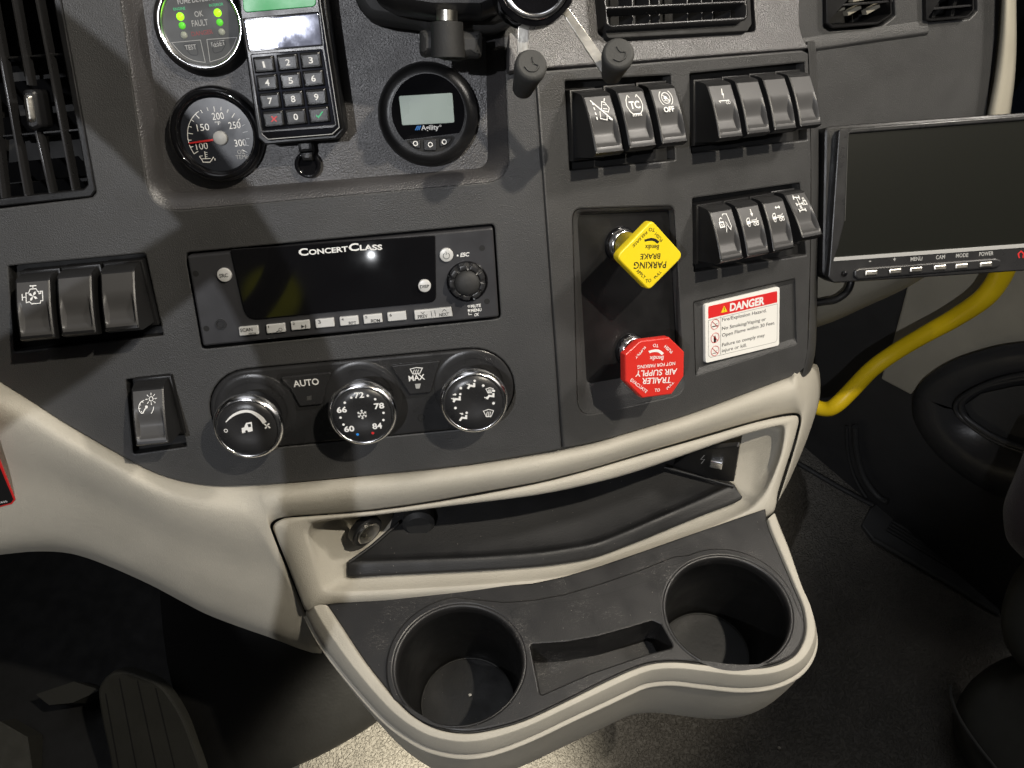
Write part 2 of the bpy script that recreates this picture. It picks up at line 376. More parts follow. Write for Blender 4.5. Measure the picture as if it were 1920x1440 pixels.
# recess outline rings, same number of points each
def rring(c, n, r): return [V3((*q, n)) for q in rp(fl(FL, c, n), r, 6)]
recA = rring([(213, -90), (284, 398), (955, 338), (938, -90)], 0, [0, .016, .014, 0])
recB = rring([(217, -90), (291, 384), (950, 328), (934, -90)], -.0015, [0, .014, .012, 0])
recC = rring([(224, -90), (300, 368), (935, 318), (922, -90)], -.006, [0, .011, .010, 0])
recD = rring([(255, -90), (316, 362), (915, 314), (908, -90)], -.014, [0, .007, .008, 0])
outl = fl(FL, [(-170, -150), (966, -150), (970, 64), (984, 98), (1003, 130), (1028, 480), (1053, 842)] + sm([(1053, 842), (880, 871), (700, 891), (540, 906), (440, 912), (390, 911), (340, 903), (290, 887), (240, 862), (120, 793), (0, 716), (-170, 610)], 3)[1:])
mb = plate(MB(), outl, -.004, 0, .0010, [RAD, CLI, SWL, DIM, VNT, [tuple(q.xy) for q in recA]])
baked(mb, FL).build('driver_panel', 'panel', D)
mb = loft(MB(), [recA, recB, recC, recD], flip=False)
fill(mb, [tuple(q.xy) for q in recD], -.014)
baked(mb, FL).build('gauge_recess', 'panel_s', D, 50)
# black wells behind the openings
def well(F, loop, depth, name='switch_well', m='pit'):
    mb = MB(); l = clean(loop); l = l if area(l) > 0 else l[::-1]
    loft(mb, [[V3((*q, -.0008)) for q in l], [V3((*q, -depth)) for q in l]], flip=True); fill(mb, l, -depth)
    baked(mb, F).build(name, m, D)
well(FL, RAD, .02, 'radio_slot'); well(FL, CLI, .012, 'climate_slot', 'black'); well(FL, SWL, .008); well(FL, DIM, .008); well(FL, VNT, .05, 'vent_duct', 'pit')
# right panel
G1 = rp(fl(FR, [(1060, 152), (1258, 141), (1266, 300), (1069, 320)]), .001)
G2 = rp(fl(FR, [(1294, 138), (1509, 117), (1514, 262), (1297, 288)]), .001)
G3 = rp(fl(FR, [(1299, 372), (1500, 343), (1512, 478), (1302, 510)]), .001)
kA = [V3((*q, 0)) for q in rp(fl(FR, [(1074, 392), (1264, 386), (1284, 738), (1084, 782)]), [.006, .006, .010, .014], 6)]
kB = [V3((*q, -.002)) for q in rp(fl(FR, [(1076, 397), (1263, 391), (1276, 715), (1094, 758)], -.002), [.006, .006, .008, .010], 6)]
kC = [V3((*q, -.006)) for q in rp(fl(FR, [(1082, 402), (1262, 394), (1270, 690), (1100, 720)], -.006), [.005, .005, .005, .005], 6)]
sA = [V3((*q, 0)) for q in rp(fl(FR, [(1301, 567), (1491, 523), (1494, 644), (1305, 703)]), .0012)]
sB = [V3((*q, -.0022)) for q in rp(fl(FR, [(1307, 574), (1488, 531), (1491, 634), (1310, 690)], -.0022), .001)]
outr = fl(FR, [(1005, 134), (1504, 94), (1516, 100), (1522, 300), (1520, 500), (1515, 660), (1509, 690), (1496, 702)] + sm([(1496, 702), (1390, 742), (1290, 779), (1200, 806), (1130, 826), (1057, 841)], 3)[1:])
mb = plate(MB(), outr, -.01, 0, .0012, [G1, G2, G3, [tuple(q.xy) for q in kA], [tuple(q.xy) for q in sA]])
for A_, B_ in ((kA, kB), (kB, kC), (sA, sB)): loft(mb, [A_, B_])
fill(mb, [tuple(q.xy) for q in sB], -.0022)
baked(mb, FR).build('switch_panel', 'panel', D)
mb = MB(); fill(mb, [tuple(q.xy) for q in kC], -.006); baked(mb, FR).build('valve_plate', 'black', D)
for G in (G1, G2, G3): well(FR, G, .008)
# side cheek right of the switch panel, turning back
mb = MB(); rows = []
for dx, n in ((0, -.0015), (5, -.003), (10, -.010), (14, -.022), (15, -.05)):
    rows.append([dp(FR, x+dx, y, n) for x, y in ((1507, 84), (1516, 97), (1521, 300), (1520, 480), (1517, 600), (1513, 665), (1500, 715))])
grid(mb, rows, 4, 3, flip=False); mb.build('panel_cheek', 'panel', D, 60)
# upper panel above the crease
vt = rp(fl(FT, [(1120, -90), (1136, 78), (1418, 58), (1408, -90)]), [0, .006, .004, 0])
outt = fl(FT, [(955, 133), (955, -150), (1497, -150), (1500, 50), (1506, 72), (1517, 90), (1003, 129)])
mb = plate(MB(), outt, -.004, 0, .001, [vt]); baked(mb, FT).build('upper_panel', 'panel_s', D)
well(FT, vt, .03, 'vent_duct')
# ---- beige fascia: pairs of (top, bottom) pixels
cols = [((-110, 646), (-110, 1052), 0), ((0, 714), (0, 1040), 0), ((60, 750), (67, 1034), 0), ((120, 790), (133, 1038), 0), ((180, 826), (200, 1060), 0), ((240, 860), (283, 1097), 0),
        ((290, 885), (345, 1130), 0), ((340, 901), (400, 1157), 0), ((385, 909), (500, 1193), 0), ((420, 911), (603, 1225), 0),
        ((445, 911), (572, 1150), .3), ((470, 910), (538, 1068), .6), ((490, 909), (508, 998), 1), ((520, 906), (514, 976), 1), ((560, 903), (545, 968), 1), ((620, 897), (615, 963), 1),
        ((700, 889), (700, 955), 1), ((800, 880), (800, 941), 1), ((900, 867), (900, 923), 1), ((1000, 850), (1000, 905), 1), ((1060, 838), (1060, 891), 1), ((1120, 826), (1120, 875), 1), ((1200, 803), (1200, 851), 1),
        ((1290, 776), (1290, 825), 1), ((1380, 743), (1380, 799), 1), ((1440, 720), (1440, 783), 1), ((1478, 706), (1480, 775), 1), ((1496, 698), (1498, 777), 1),
        ((1530, 690), (1501, 792), 2), ((1536, 730), (1496, 815), 2), ((1530, 770), (1486, 850), 2), ((1508, 835), (1472, 895), 2), ((1478, 905), (1456, 945), 2)]
prof = {0: [(-.02, -.005), (0, -.0015), (.06, .004), (.16, .009), (.30, .006), (.5, -.004), (.75, -.012), (.93, -.022), (1, -.040)],
        1: [(-.10, -.006), (0, -.002), (.12, .004), (.35, .0085), (.6, .009), (.82, .0065), (.93, .004), (.985, .002), (1, -.003)],
        2: [(-.06, -.09), (0, -.045), (.12, -.022), (.3, -.007), (.5, .001), (.7, .004), (.9, .004), (.98, .002), (1, -.003)]}
rows = [[] for _ in range(9)]
for a, b, k in cols:
    if k in (0, 1, 2): pr = prof[k]
    else: pr = [(p[0]*(1-k)+q[0]*k, p[1]*(1-k)+q[1]*k) for p, q in zip(prof[0], prof[1])]
    for i, (s, o) in enumerate(pr):
        rows[i].append(SS(a[0]+(b[0]-a[0])*s, a[1]+(b[1]-a[1])*s, o)-D.g)
mb = MB(); grid(mb, rows, 4, 4); mb.build('lower_trim', 'beige', D, 180)
# dark lip under the leg opening
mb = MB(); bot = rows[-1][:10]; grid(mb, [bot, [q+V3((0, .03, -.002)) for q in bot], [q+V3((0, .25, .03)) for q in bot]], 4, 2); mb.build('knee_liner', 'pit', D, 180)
# ---- storage cubby frame: closed rings of pixels
top_o = [(512, 986), (530, 973), (562, 969), (700, 958), (850, 936), (1000, 908), (1100, 883), (1200, 854), (1320, 820), (1420, 791), (1484, 779)]
rgt_o = [(1497, 785), (1494, 806), (1484, 842), (1470, 885), (1458, 925), (1454, 950)]
bot_o = [(1440, 968), (1370, 993), (1290, 1020), (1200, 1054), (1130, 1078), (1060, 1099), (1000, 1112), (900, 1119), (800, 1124), (700, 1129), (620, 1133), (585, 1142)]
lft_o = [(572, 1143), (555, 1100), (535, 1048), (518, 1006)]
top_i = [(577, 998), (582, 985), (597, 977), (702, 966), (850, 948), (1000, 929), (1100, 909), (1190, 885), (1292, 850), (1379, 820), (1452, 800)]
rgt_i = [(1468, 800), (1470, 815), (1464, 850), (1452, 885), (1438, 915), (1424, 935)]
bot_i = [(1400, 957), (1340, 984), (1270, 1012), (1190, 1042), (1120, 1062), (1060, 1078), (1000, 1087), (900, 1095), (800, 1101), (700, 1106), (640, 1108), (613, 1106)]
lft_i = [(602, 1095), (594, 1065), (586, 1035), (579, 1012)]
top_m = [(585, 1002), (592, 984), (606, 978), (704, 966), (850, 947), (1000, 928), (1100, 908), (1190, 884), (1290, 849), (1377, 819), (1446, 801)]
rgt_m = [(1458, 804), (1458, 820), (1450, 850), (1436, 880), (1416, 905), (1398, 922)]
bot_m = [(1388, 940), (1310, 970), (1233, 1002), (1175, 1025), (1117, 1046), (1060, 1057), (1000, 1064), (900, 1071), (800, 1076), (720, 1080), (668, 1083), (652, 1080)]
lft_m = [(640, 1068), (622, 1050), (606, 1030), (594, 1014)]
O_ = top_o+rgt_o+bot_o+lft_o; I_ = top_i+rgt_i+bot_i+lft_i; M_ = top_m+rgt_m+bot_m+lft_m
def ex(x, y):     # the frame stands further out towards its lower right corner
    s = max(0, min(1, (x-1050)/400)); b = max(0, min(1, (y-700)/260)); return .030*s*s*b
def ring(P, off): return [SS(x, y, off+ex(x, y))-D.g for x, y in P]
def mixp(A_, B_, t): return [(a[0]*(1-t)+b[0]*t, a[1]*(1-t)+b[1]*t) for a, b in zip(A_, B_)]
def dens(r): n = len(r); q = cr([r[-1]]+list(r)+[r[0], r[1]], 3); return q[3:3+3*n]
R = [ring(O_, -.012), ring(O_, -.001), ring(mixp(O_, I_, .10), .0022), ring(mixp(O_, I_, .5), .003), ring(mixp(O_, I_, .85), .003), ring(I_, .0015), ring(mixp(I_, M_, .15), -.002), ring(M_, -.012)]
cen = sum(R[-1], V3())/len(R[-1])
def inward(r, kx, dy, kz=1.0): return [V3((cen.x+(q.x-cen.x)*kx, q.y+dy, cen.z+(q.z-cen.z)*kz)) for q in r]
R += [inward(R[7], .78, .030, .97), inward(R[7], .70, .075, .9)]
mb = MB(); loft(mb, [dens(r) for r in R]); mb.build('storage_frame', 'beige', D, 180)
mb = MB(); bk = inward(R[7], .71, .070, .9); loft(mb, [dens(inward(R[7], .80, .040, .93)), dens(bk)], cap1=True); mb.build('storage_back', 'pit', D, 60)
# tray mat with a raised front lip
fb = [(652, 1081), (668, 1082), (720, 1079), (800, 1075), (900, 1070), (1000, 1063), (1060, 1056), (1117, 1045), (1175, 1024), (1233, 1001), (1310, 969), (1380, 942), (1392, 932)]
ft = [(652, 1059), (662, 1055), (720, 1053), (800, 1050), (900, 1046), (1000, 1039), (1060, 1031), (1117, 1020), (1175, 998), (1233, 973), (1310, 940), (1368, 914), (1380, 914)]
a = [SS(x, y, -.009+ex(x, y)) for x, y in fb]; b = [SS(x, y, -.012+ex(x, y)) for x, y in ft]
zt = sum(q.z for q in b)/len(b)
b2 = [q+V3((0, .003, -.0015)) for q in b]; kx = lambda q, k: V3((.04+(q.x-.04)*k, 0, 0))
c1 = [V3((.045+(q.x-.045)*.985, q.y+.008, q.z-.004)) for q in b]
c2 = [V3((.045+(q.x-.045)*.80, q.y+.034, q.z-.004)) for q in b]; c3 = [V3((.045+(q.x-.045)*.74, q.y+.075, q.z+.0)) for q in b]
mb = MB(); grid(mb, [[q-D.g for q in r] for r in ([q+V3((0, 0.004, -.004)) for q in a], a, [q*.5+p*.5+V3((0, -.001, 0)) for q, p in zip(a, b)], b, b2, c1, c2, c3)], 4, 3); mb.build('tray_mat', 'mat_', D, 180)
# raised side lips of the mat
for k, pts in enumerate(([(655, 1054), (700, 1022), (747, 981)], [(1376, 912), (1312, 894), (1246, 876)])):
    P = [hz(x, y, (b[1].z if k == 0 else b[-2].z)+.001) for x, y in pts]
    mb = MB(); tube(mb, [q-D.g for q in P], .0013, 8); mb.build('mat_lip', 'mat_', D, 60)
# sockets inside the cubby: round 12 V sleeve left, plate right
FS = Fr(FL.w(687, 996, -.014), V3((.80, .6, 0)).normalized(), V3((-.05, .0666, 1)).normalized())
mb = MB(); lathe(mb, [(.0125, -.004), (.0125, .001), (.0115, .002), (.0085, .002)], seg=36)
g = lambda F, m: [setattr(m, 'v', [(F.O+F.U*q[0]+F.V*q[1]+F.N*q[2])-D.g for q in m.v]), m][1]
g(FS, mb).build('socket_bezel', 'black', D)
mb = MB(); lathe(mb, [(.0088, .001), (.0090, .0032), (.0082, .0034), (.0078, .001), (.0076, -.02), (0, -.02)], seg=36); g(FS, mb).build('socket_sleeve', 'steel', D)
FS2 = Fr(FL.w(785, 975, -.04), (1, 0, 0), V3((0, .3, .95)).normalized())
mb = MB(); lathe(mb, [(.011, -.01), (.012, .004), (.009, .007), (0, .007)], seg=24); g(FS2, mb).build('socket_cap', 'rubber', D)
FP = Fr(FR.w(1352, 872, .006), V3((.88, -.47, 0)).normalized(), V3((.0, .0, 1)))
mb = MB(); plate(mb, rp([tuple(FP.l(x, y).xy) for x, y in [(1262, 872), (1300, 845), (1386, 836), (1376, 904), (1352, 902), (1262, 884)]], .002), -.004, .0, .0008)
g(FP, mb).build('socket_plate', 'black', D)
mb = MB(); plate(mb, rp([tuple(FP.l(x, y).xy) for x, y in [(1333, 859), (1357, 864), (1355, 876), (1331, 871)]], .001), 0, .003, .001); g(FP, mb).build('socket_glint', 'chrome', D)  # chrome chip standing in for a bright reflection on the socket plate
mb = MB(); ribbon(mb, [tuple(FP.l(x, y).xy) for x, y in [(1321, 853), (1314, 861), (1321, 861), (1315, 869)]], .0006, .0002); g(FP, mb).build('bolt_mark', 'greyp', D)
# ------------------------------------------------------------------ rocker switches
def rocker_proto(w=.0192):
    t = bpy.data.objects.new('rocker_switch', None); COL.objects.link(t); t.empty_display_size = .01
    w2 = w/2; mb = MB(); nu, nv = 18, 40
    def face(s, k):       # s -1..1 across, k 0..1 down
        v = .0168-(.0294)*k; n = .0143+(.0117)*k + .0012*math.sin(math.pi*k)
        e = 1-abs(s); side = min(1, max(0, (e-.17)/.10)); side = side*side*(3-2*side)
        a = min(1, max(0, (k-.30)/.42)); a = a*a*(3-2*a); z = min(1, max(0, (.935-k)/.055)); z = z*z*(3-2*z); lip = min(1, max(0, (.93-k)/.22))
        n -= .0034*side*a*z*(.35+.65*lip**.6)
        if e < .06: n -= .0006*(1-e/.06)
        return V3((s*w2, v, n))
    ss = sorted(set([-1+2*i/nu for i in range(nu+1)]+[-.97, .97, -.9, .9, -.78, .78, -.73, .73]))
    rows = [[face(s, k/nv) for s in ss] for k in range(nv+1)]
    fa = MB(); inr = [i for i, q in enumerate(ss) if abs(q) <= .9001]; kf = [k for k in range(nv+1) if k <= nv-1]
    loft(fa, [[rows[k][i] for i in inr] for k in kf], closed=False)
    lo = [[rows[k][i] for i in range(len(ss)) if ss[i] <= -.8999] for k in range(nv+1)]; hi = [[rows[k][i] for i in range(len(ss)) if ss[i] >= .8999] for k in range(nv+1)]
    loft(mb, lo, closed=False); loft(mb, hi, closed=False); loft(mb, rows[-2:], closed=False)
    n = len(ss)
    top = [[V3((s*w2, .0205, -.004)) for s in ss], [V3((s*w2, .0200, .006)) for s in ss], [V3((s*w2, .0190, .0105)) for s in ss], [V3((s*w2, .0178, .0133)) for s in ss], rows[0]]
    loft(mb, top, closed=False)
    botr = [rows[-1], [V3((s*w2, -.0134, .0262)) for s in ss], [V3((s*w2, -.0146, .0250)) for s in ss], [V3((s*w2, -.0160, .0215)) for s in ss], [V3((s*w2, -.0166, -.004)) for s in ss]]
    loft(mb, botr, closed=False)
    for sgn, i in ((-1, 0), (1, n-1)):
        prof_ = [r[i] for r in top[:-1]]+[r[i] for r in rows]+[r[i] for r in botr[1:]]
        c = V3((sgn*w2, .002, .004)); mb.add([c]+prof_, [((0, j+1, j+2) if sgn < 0 else (0, j+2, j+1)) for j in range(len(prof_)-1)], flat=True)
    o = mb.build('rocker_cap', 'rockside', t, 35); fa.build('rocker_face', 'rocker', t, 35)
    # black housing flange under the cap
    m2 = MB(); plate(m2, [(-w2-.0018, -.0185), (w2+.0018, -.0185), (w2+.0018, .0215), (-w2-.0018, .0215)], -.006, .0035, .0008); m2.build('rocker_frame', 'black', t)
    return t
PROTO = rocker_proto(); first = True
class RS: pass
def on_face(t, s, k, lift=.0002):     # local point of the rocker face
    v = .0168-.0294*k; n = .0143+.0117*k+.0012*math.sin(math.pi*k); return V3((s*.0096, v, n+lift))
def face_build(mb, t):                # wrap flat icon (x across -1..1, y 0..1 down) onto the face
    mb.v = [on_face(None, q[0], q[1], .00025+q[2]) for q in mb.v]; return mb
def rocker(F, quad, label, group, icon=None, rot=0):
    global first
    tl, tr, br, bl = quad
    A = [F.l(*tl, .0143), F.l(*tr, .0143), F.l(*br, .026), F.l(*bl, .026)]
    u = sum(q.x for q in A)/4; v = sum(q.y for q in A)/4-.0021
    if first: t = PROTO; first = False
    else:
        t = PROTO.copy(); COL.objects.link(t)
        for ch in PCH:
            c = ch.copy(); COL.objects.link(c); c.parent = t
    t.matrix_world = F.mat(V3((u, v, 0))) @ Matrix.Rotation(math.radians(rot), 4, 'X')
    t['label'] = label; t['category'] = 'switch'; t['group'] = group
    if icon:
        mb = MB(); icon(mb); face_build(mb, t).build('icon', 'white', t, None)
    return t
PCH = [c for c in PROTO.children]
def S_(mb, pts, w=.09, z=0, closed=False, c=(0, .25), s=(.62, .20)):
    # strokes in a -1..1 icon box, placed at c with half size s; keep stroke width even by working in mm
    ax, ay = s[0]*.0096, s[1]*.0294
    m = MB(); ribbon(m, [(p[0]*ax, p[1]*ay) for p in pts], w*.0055, 0, closed)
    k = len(mb.v)
    mb.add([((q[0])/.0096+c[0], c[1]-q[1]/.0294, z) for q in m.v], [tuple(reversed(f)) for f in m.f])
def FLc(mb, pts, z=0, c=(0, .25), s=(.62, .20)):
    ax, ay = s[0]*.0096, s[1]*.0294; m = MB(); fill(m, [(p[0]*ax, p[1]*ay) for p in pts], 0)
    mb.add([((q[0])/.0096+c[0], c[1]-q[1]/.0294, z) for q in m.v], [tuple(reversed(f)) for f in m.f])
def Tx(mb, s, x0, x1, y, hg, bold=.03, c=(0, .25), sz=(.62, .20), z=0):
    ax, ay = sz[0]*.0096, sz[1]*.0294; m = MB(); text(m, s, (x0*ax, y*ay), (x1*ax, y*ay), hg*ay, 0, bold)
    mb.add([((q[0])/.0096+c[0], c[1]-q[1]/.0294, z) for q in m.v], [tuple(reversed(f)) for f in m.f])
Z1, Z2, Z3 = .00003, .00006, .00009
def ic_lane(mb):
    for k in range(4): S_(mb, [(-.75, .75-k*.45), (-.72, .50-k*.45)], .14)
    S_(mb, [(.02, .0), (.3, .75), (.62, .68), (.95, .1), (.72, -.25), (.32, -.1)], .09, Z1, True); S_(mb, [(.25, .1), (.72, .05)], .08, Z2); S_(mb, [(.35, .5), (.7, .42)], .08, Z2)
    S_(mb, [(-.2, -.1), (-.35, -.75), (.35, -.95), (.5, -.45)], .09, Z1); S_(mb, [(.6, .8), (.75, 1.05)], .12, Z2); S_(mb, [(-.95, .95), (.95, -.95)], .13, Z3); S_(mb, [(.6, -.8), (.95, -1.0)], .1, Z2)
def ic_tc(mb):
    S_(mb, [(-.55, 1.0), (-.85, .55), (-.95, 0), (-.75, -.5), (-.45, -.8), (.45, -.8), (.75, -.5), (.95, 0), (.85, .55), (.55, 1.0)], .10)
    S_(mb, [(-.55, 1.0), (-.38, .75)], .12, Z1); S_(mb, [(.55, 1.0), (.38, .75)], .12, Z1)
    for k in range(6): S_(mb, [(-.5+k*.2, -.84), (-.5+k*.2, -1.02)], .09, Z1)
    Tx(mb, 'TC', -.62, .62, -.28, .7, .03, z=Z2)
def ic_off(mb):
    S_(mb, circ((0, .38), .52, 24), .08, 0, True, s=(.6, .2)); S_(mb, circ((0, .38), .80, 12, 125, 235), .08, Z1); S_(mb, circ((0, .38), .80, 12, -55, 55), .08, Z1)
    S_(mb, [(-.35, .7), (.38, .1)], .09, Z2); FLc(mb, [(-.3, .35), (-.1, .6), (.1, .5), (.2, .3), (-.1, .2)], Z1); S_(mb, [(-.3, .15), (.25, .05), (.35, .2)], .07, Z3)
    Tx(mb, 'OFF', -.65, .65, -.95, .5, .03)
def ic_bolt(mb):
    FLc(mb, [(.05, .95), (-.12, .3), (.02, .3), (-.05, -.15), (.18, .45), (.05, .45), (.14, .95)]); S_(mb, [(-.75, -.25), (.65, -.25)], .09)
    S_(mb, [(-.68, -.25), (-.6, -.45)], .08, Z1)
    for k in (.28, .58): S_(mb, circ((k, -.48), .13, 10), .05, Z1, True)
def ic_lock_hose(mb):
    S_(mb, [(-.75, -.35), (-.75, .15), (-.2, .15), (-.2, -.35)], .14, 0, True); S_(mb, [(-.62, .2), (-.62, .5), (-.4, .62), (-.22, .5)], .10, Z1); S_(mb, [(-.48, 0), (-.48, -.22)], .12, Z1)
    S_(mb, [(-.1, .75), (.0, .95), (.55, .92), (.62, .5), (.75, -.4), (.55, -.75), (.3, -.3), (.15, .2), (.02, -.6), (-.1, -.95)], .09, Z1)
def truck(mb, y=0.0):
    S_(mb, [(-.85, -.35+y), (-.8, .1+y), (-.6, .3+y), (-.35, .32+y), (-.35, -.3+y)], .09, 0); FLc(mb, [(-.8, -.3+y), (-.8, 0+y), (-.4, 0+y), (-.4, -.3+y)], Z1)
    S_(mb, [(-.35, -.15+y), (.9, -.15+y)], .12, Z1); S_(mb, [(-.1, .02+y), (.6, .02+y), (.75, .2+y)], .08, Z2)
    for k in (-.6, .25, .65): S_(mb, circ((k, -.42+y), .16, 12), .08, Z2, True)
def ic_truck_down(mb): truck(mb, -.2); S_(mb, [(.2, 1.0), (.2, .45)], .13); FLc(mb, [(.0, .55), (.4, .55), (.2, .2)], Z1)
def ic_truck_side(mb): truck(mb, -.2); S_(mb, [(-.05, .7), (.6, .7)], .12); FLc(mb, [(-.1, .7), (.1, .9), (.1, .5)], Z1); FLc(mb, [(.7, .7), (.5, .9), (.5, .5)], Z1)
def ic_axle(mb):
    S_(mb, [(-.6, .9), (.25, .75)], .13); S_(mb, [(-.68, .6), (-.5, 1.15)], .16, Z1); S_(mb, [(.18, .5), (.32, 1.0)], .16, Z1); S_(mb, [(-.18, .8), (-.18, -.75)], .10, Z2)
    for y in (0, -.75): S_(mb, [(-.65, y), (.3, y)], .12, Z1); S_(mb, [(-.65, y-.2), (-.65, y+.2)], .16, Z3); S_(mb, [(.3, y-.2), (.3, y+.2)], .16, Z3)
    S_(mb, [(-.38, -.55), (0, -.2)], .08, Z3); S_(mb, [(-.38, -.2), (0, -.55)], .08, Z3)
    S_(mb, [(.55, -.15), (.55, .3), (.95, .3), (.95, -.15)], .12, 0, True); S_(mb, [(.62, .32), (.66, .65), (.84, .65), (.88, .32)], .09, Z1)
def ic_engine(mb):
    S_(mb, [(-.6, -.55), (-.6, .3), (-.35, .3), (-.2, .62), (.35, .62), (.5, .35), (.62, .35), (.62, .15), (.78, .15), (.78, .35), (.95, .35), (.95, -.5), (.75, -.5), (.7, -.7), (-.1, -.7), (-.3, -.5)], .09, 0, True)
    S_(mb, [(-.95, .25), (-.95, -.35)], .1, Z1); S_(mb, [(-.95, -.05), (-.6, -.05)], .08, Z2); S_(mb, [(-.25, .9), (.4, .9)], .1, Z1); S_(mb, [(.08, .9), (.08, .62)], .08, Z2)
    for a in range(4):
        q = math.radians(a*90+20); c0, s0 = math.cos(q), math.sin(q); P = [(0, 0), (.35, .1), (.36, .32), (.15, .25)]
        FLc(mb, [(x*c0-y*s0+.05, x*s0+y*c0-.02) for x, y in P], Z1)
def ic_dim(mb):
    S_(mb, circ((-.25, -.3), .68, 14, 100, 235), .08); S_(mb, circ((-.25, -.3), .8, 6, -50, 0), .09); S_(mb, [(-.6, -.85), (-.15, -.25)], .12, Z1); FLc(mb, circ((-.15, -.25), .14, 10), Z2)
    for k in range(4): a = math.radians(115+k*35); S_(mb, [(-.25+.68*math.cos(a), -.3+.68*math.sin(a)), (-.25+.5*math.cos(a), -.3+.5*math.sin(a))], .07, Z1)
    S_(mb, circ((.35, .45), .2, 14), .08, Z1, True)
    for k in range(8): a = math.radians(k*45); S_(mb, [(.35+.34*math.cos(a), .45+.34*math.sin(a)), (.35+.58*math.cos(a), .45+.58*math.sin(a))], .08, Z2)
gA, gB, gC, gD = 'rocker switches under the upper vent', 'rocker switches in the upper right row', 'rocker switches in the row above the danger label', 'rocker switches at the left of the dash'
rocker(FR, [(1093, 182), (1146, 178), (1168, 282), (1118, 284)], 'black rocker switch with crossed-out lane departure icon', gA, ic_lane)
rocker(FR, [(1158, 175), (1207, 171), (1229, 269), (1181, 274)], 'black rocker switch lettered TC inside a tyre icon', gA, ic_tc)
rocker(FR, [(1219, 169), (1268, 166), (1289, 261), (1240, 265)], 'black rocker switch lettered OFF under a round brake icon', gA, ic_off)
rocker(FR, [(1328, 162), (1372, 157), (1392, 253), (1348, 257)], 'black rocker switch with lightning bolt above a trailer icon', gB, ic_bolt)
rocker(FR, [(1382, 155), (1423, 152), (1442, 245), (1402, 249)], 'blank black rocker switch directly right of the lightning bolt switch', gB)
rocker(FR, [(1433, 150), (1473, 147), (1491, 237), (1453, 241)], 'blank black rocker switch between two other blank switches in the upper right row', gB)
rocker(FR, [(1482, 145), (1521, 142), (1538, 230), (1501, 235)], 'blank black rocker switch at the right end of the upper right row', gB)
rocker(FR, [(1332, 396), (1374, 390), (1391, 484), (1352, 490)], 'black rocker switch with open padlock and hose icon', gC, ic_lock_hose)
rocker(FR, [(1382, 387), (1423, 381), (1441, 475), (1402, 481)], 'black rocker switch with truck icon under a down arrow', gC, ic_truck_down)
rocker(FR, [(1431, 378), (1470, 372), (1490, 466), (1450, 472)], 'black rocker switch with truck icon under a sideways arrow', gC, ic_truck_side)
rocker(FR, [(1479, 370), (1517, 364), (1536, 455), (1500, 463)], 'black rocker switch with drive axle and padlock icon, tilted in its row', gC, ic_axle, -12)
rocker(FL, [(26, 530), (88, 523), (103, 630), (42, 636)], 'black rocker switch with engine and fan icon at left end', gD, ic_engine)
rocker(FL, [(104, 522), (167, 515), (180, 622), (120, 628)], 'blank black rocker switch right beside the engine fan switch', gD)
rocker(FL, [(185, 513), (248, 506), (262, 614), (200, 620)], 'blank black rocker switch nearest the radio in the left row', gD)
rocker(FL, [(245, 732), (306, 726), (315, 830), (256, 834)], 'black rocker switch with dial and lamp icon below the left row', 'instrument dimmer switch', ic_dim)
# ------------------------------------------------------------------ radio
t = T('radio', 'black car radio with wide dark display and silver buttons', 'radio', FL, (645, 537))
BZ = .0035
mb = plate(MB(), rp(t.pl([(352, 479), (924, 426), (935, 593), (382, 648)], .002), .0015), -.018, BZ, .0012)
mb.build('face_plate', 'radio', t)
mb = plate(MB(), rp(t.pl([(432, 468), (816, 441), (818, 566), (462, 600)], BZ), [.001, .001, .005, .008]), BZ-.001, BZ+.0012, .0006); mb.build('display', 'gloss', t)
mb = MB(); zz = BZ+.0012
tx(t, mb, 'C', (561, 479.5), (579, 477.8), 13.5, zz, .03); tx(t, mb, 'ONCERT', (580, 477.7), (653, 471.0), 10, zz, .03)
tx(t, mb, 'C', (655, 470.8), (674, 469.0), 14, zz, .03); tx(t, mb, 'LASS', (675, 469), (717, 468.0), 10, zz, .03)
mb.build('maker_lettering', 'white', t, None)
def button(t, name, quad, n0, n1, m='silver', r=.001, bev=.0005):
    return plate(MB(), rp(t.pl(quad, n1), r), n0, n1, bev).build(name, m, t)
def rnd(t, name, c, rpx, n0, n1, m='silver', bev=.0006, seg=32):
    q = t.p(*c, n1); r = (t.p(c[0]+rpx, c[1], n1)-q).length
    mb = MB(); lathe(mb, [(r, n0), (r, n1-bev), (r-bev*.3, n1-bev*.3), (r-bev, n1), (0, n1)], q.xy, seg); return mb.build(name, m, t)
def onbtn(b, t, items):
    mb = MB()
    for s, a, c, hp, n in items: tx(t, mb, s, a, c, hp, n, .012)
    mb.build('lettering', 'ink', b, None)
nB = BZ+.002
b = rnd(t, 'round_button', (420, 516), 13.5, BZ, nB); onbtn(b, t, [('SRC', (412, 520.5), (428, 519), 7, nB)])
b = rnd(t, 'round_button', (796, 536.5), 12, BZ, nB+.0012); onbtn(b, t, [('DISP', (788, 540.5), (805, 539), 6, nB+.0012)])
b = rnd(t, 'power_button', (837, 478.5), 13, BZ, nB)
mb = MB(); q = t.p(837, 479.5, nB); ribbon(mb, circ(q.xy, .0019, 20, 120, 420), .0003, nB+.00015); ribbon(mb, [(q.x, q.y+.0005), (q.x, q.y+.0027)], .0003, nB+.0002); mb.build('icon', 'ink', b, None)
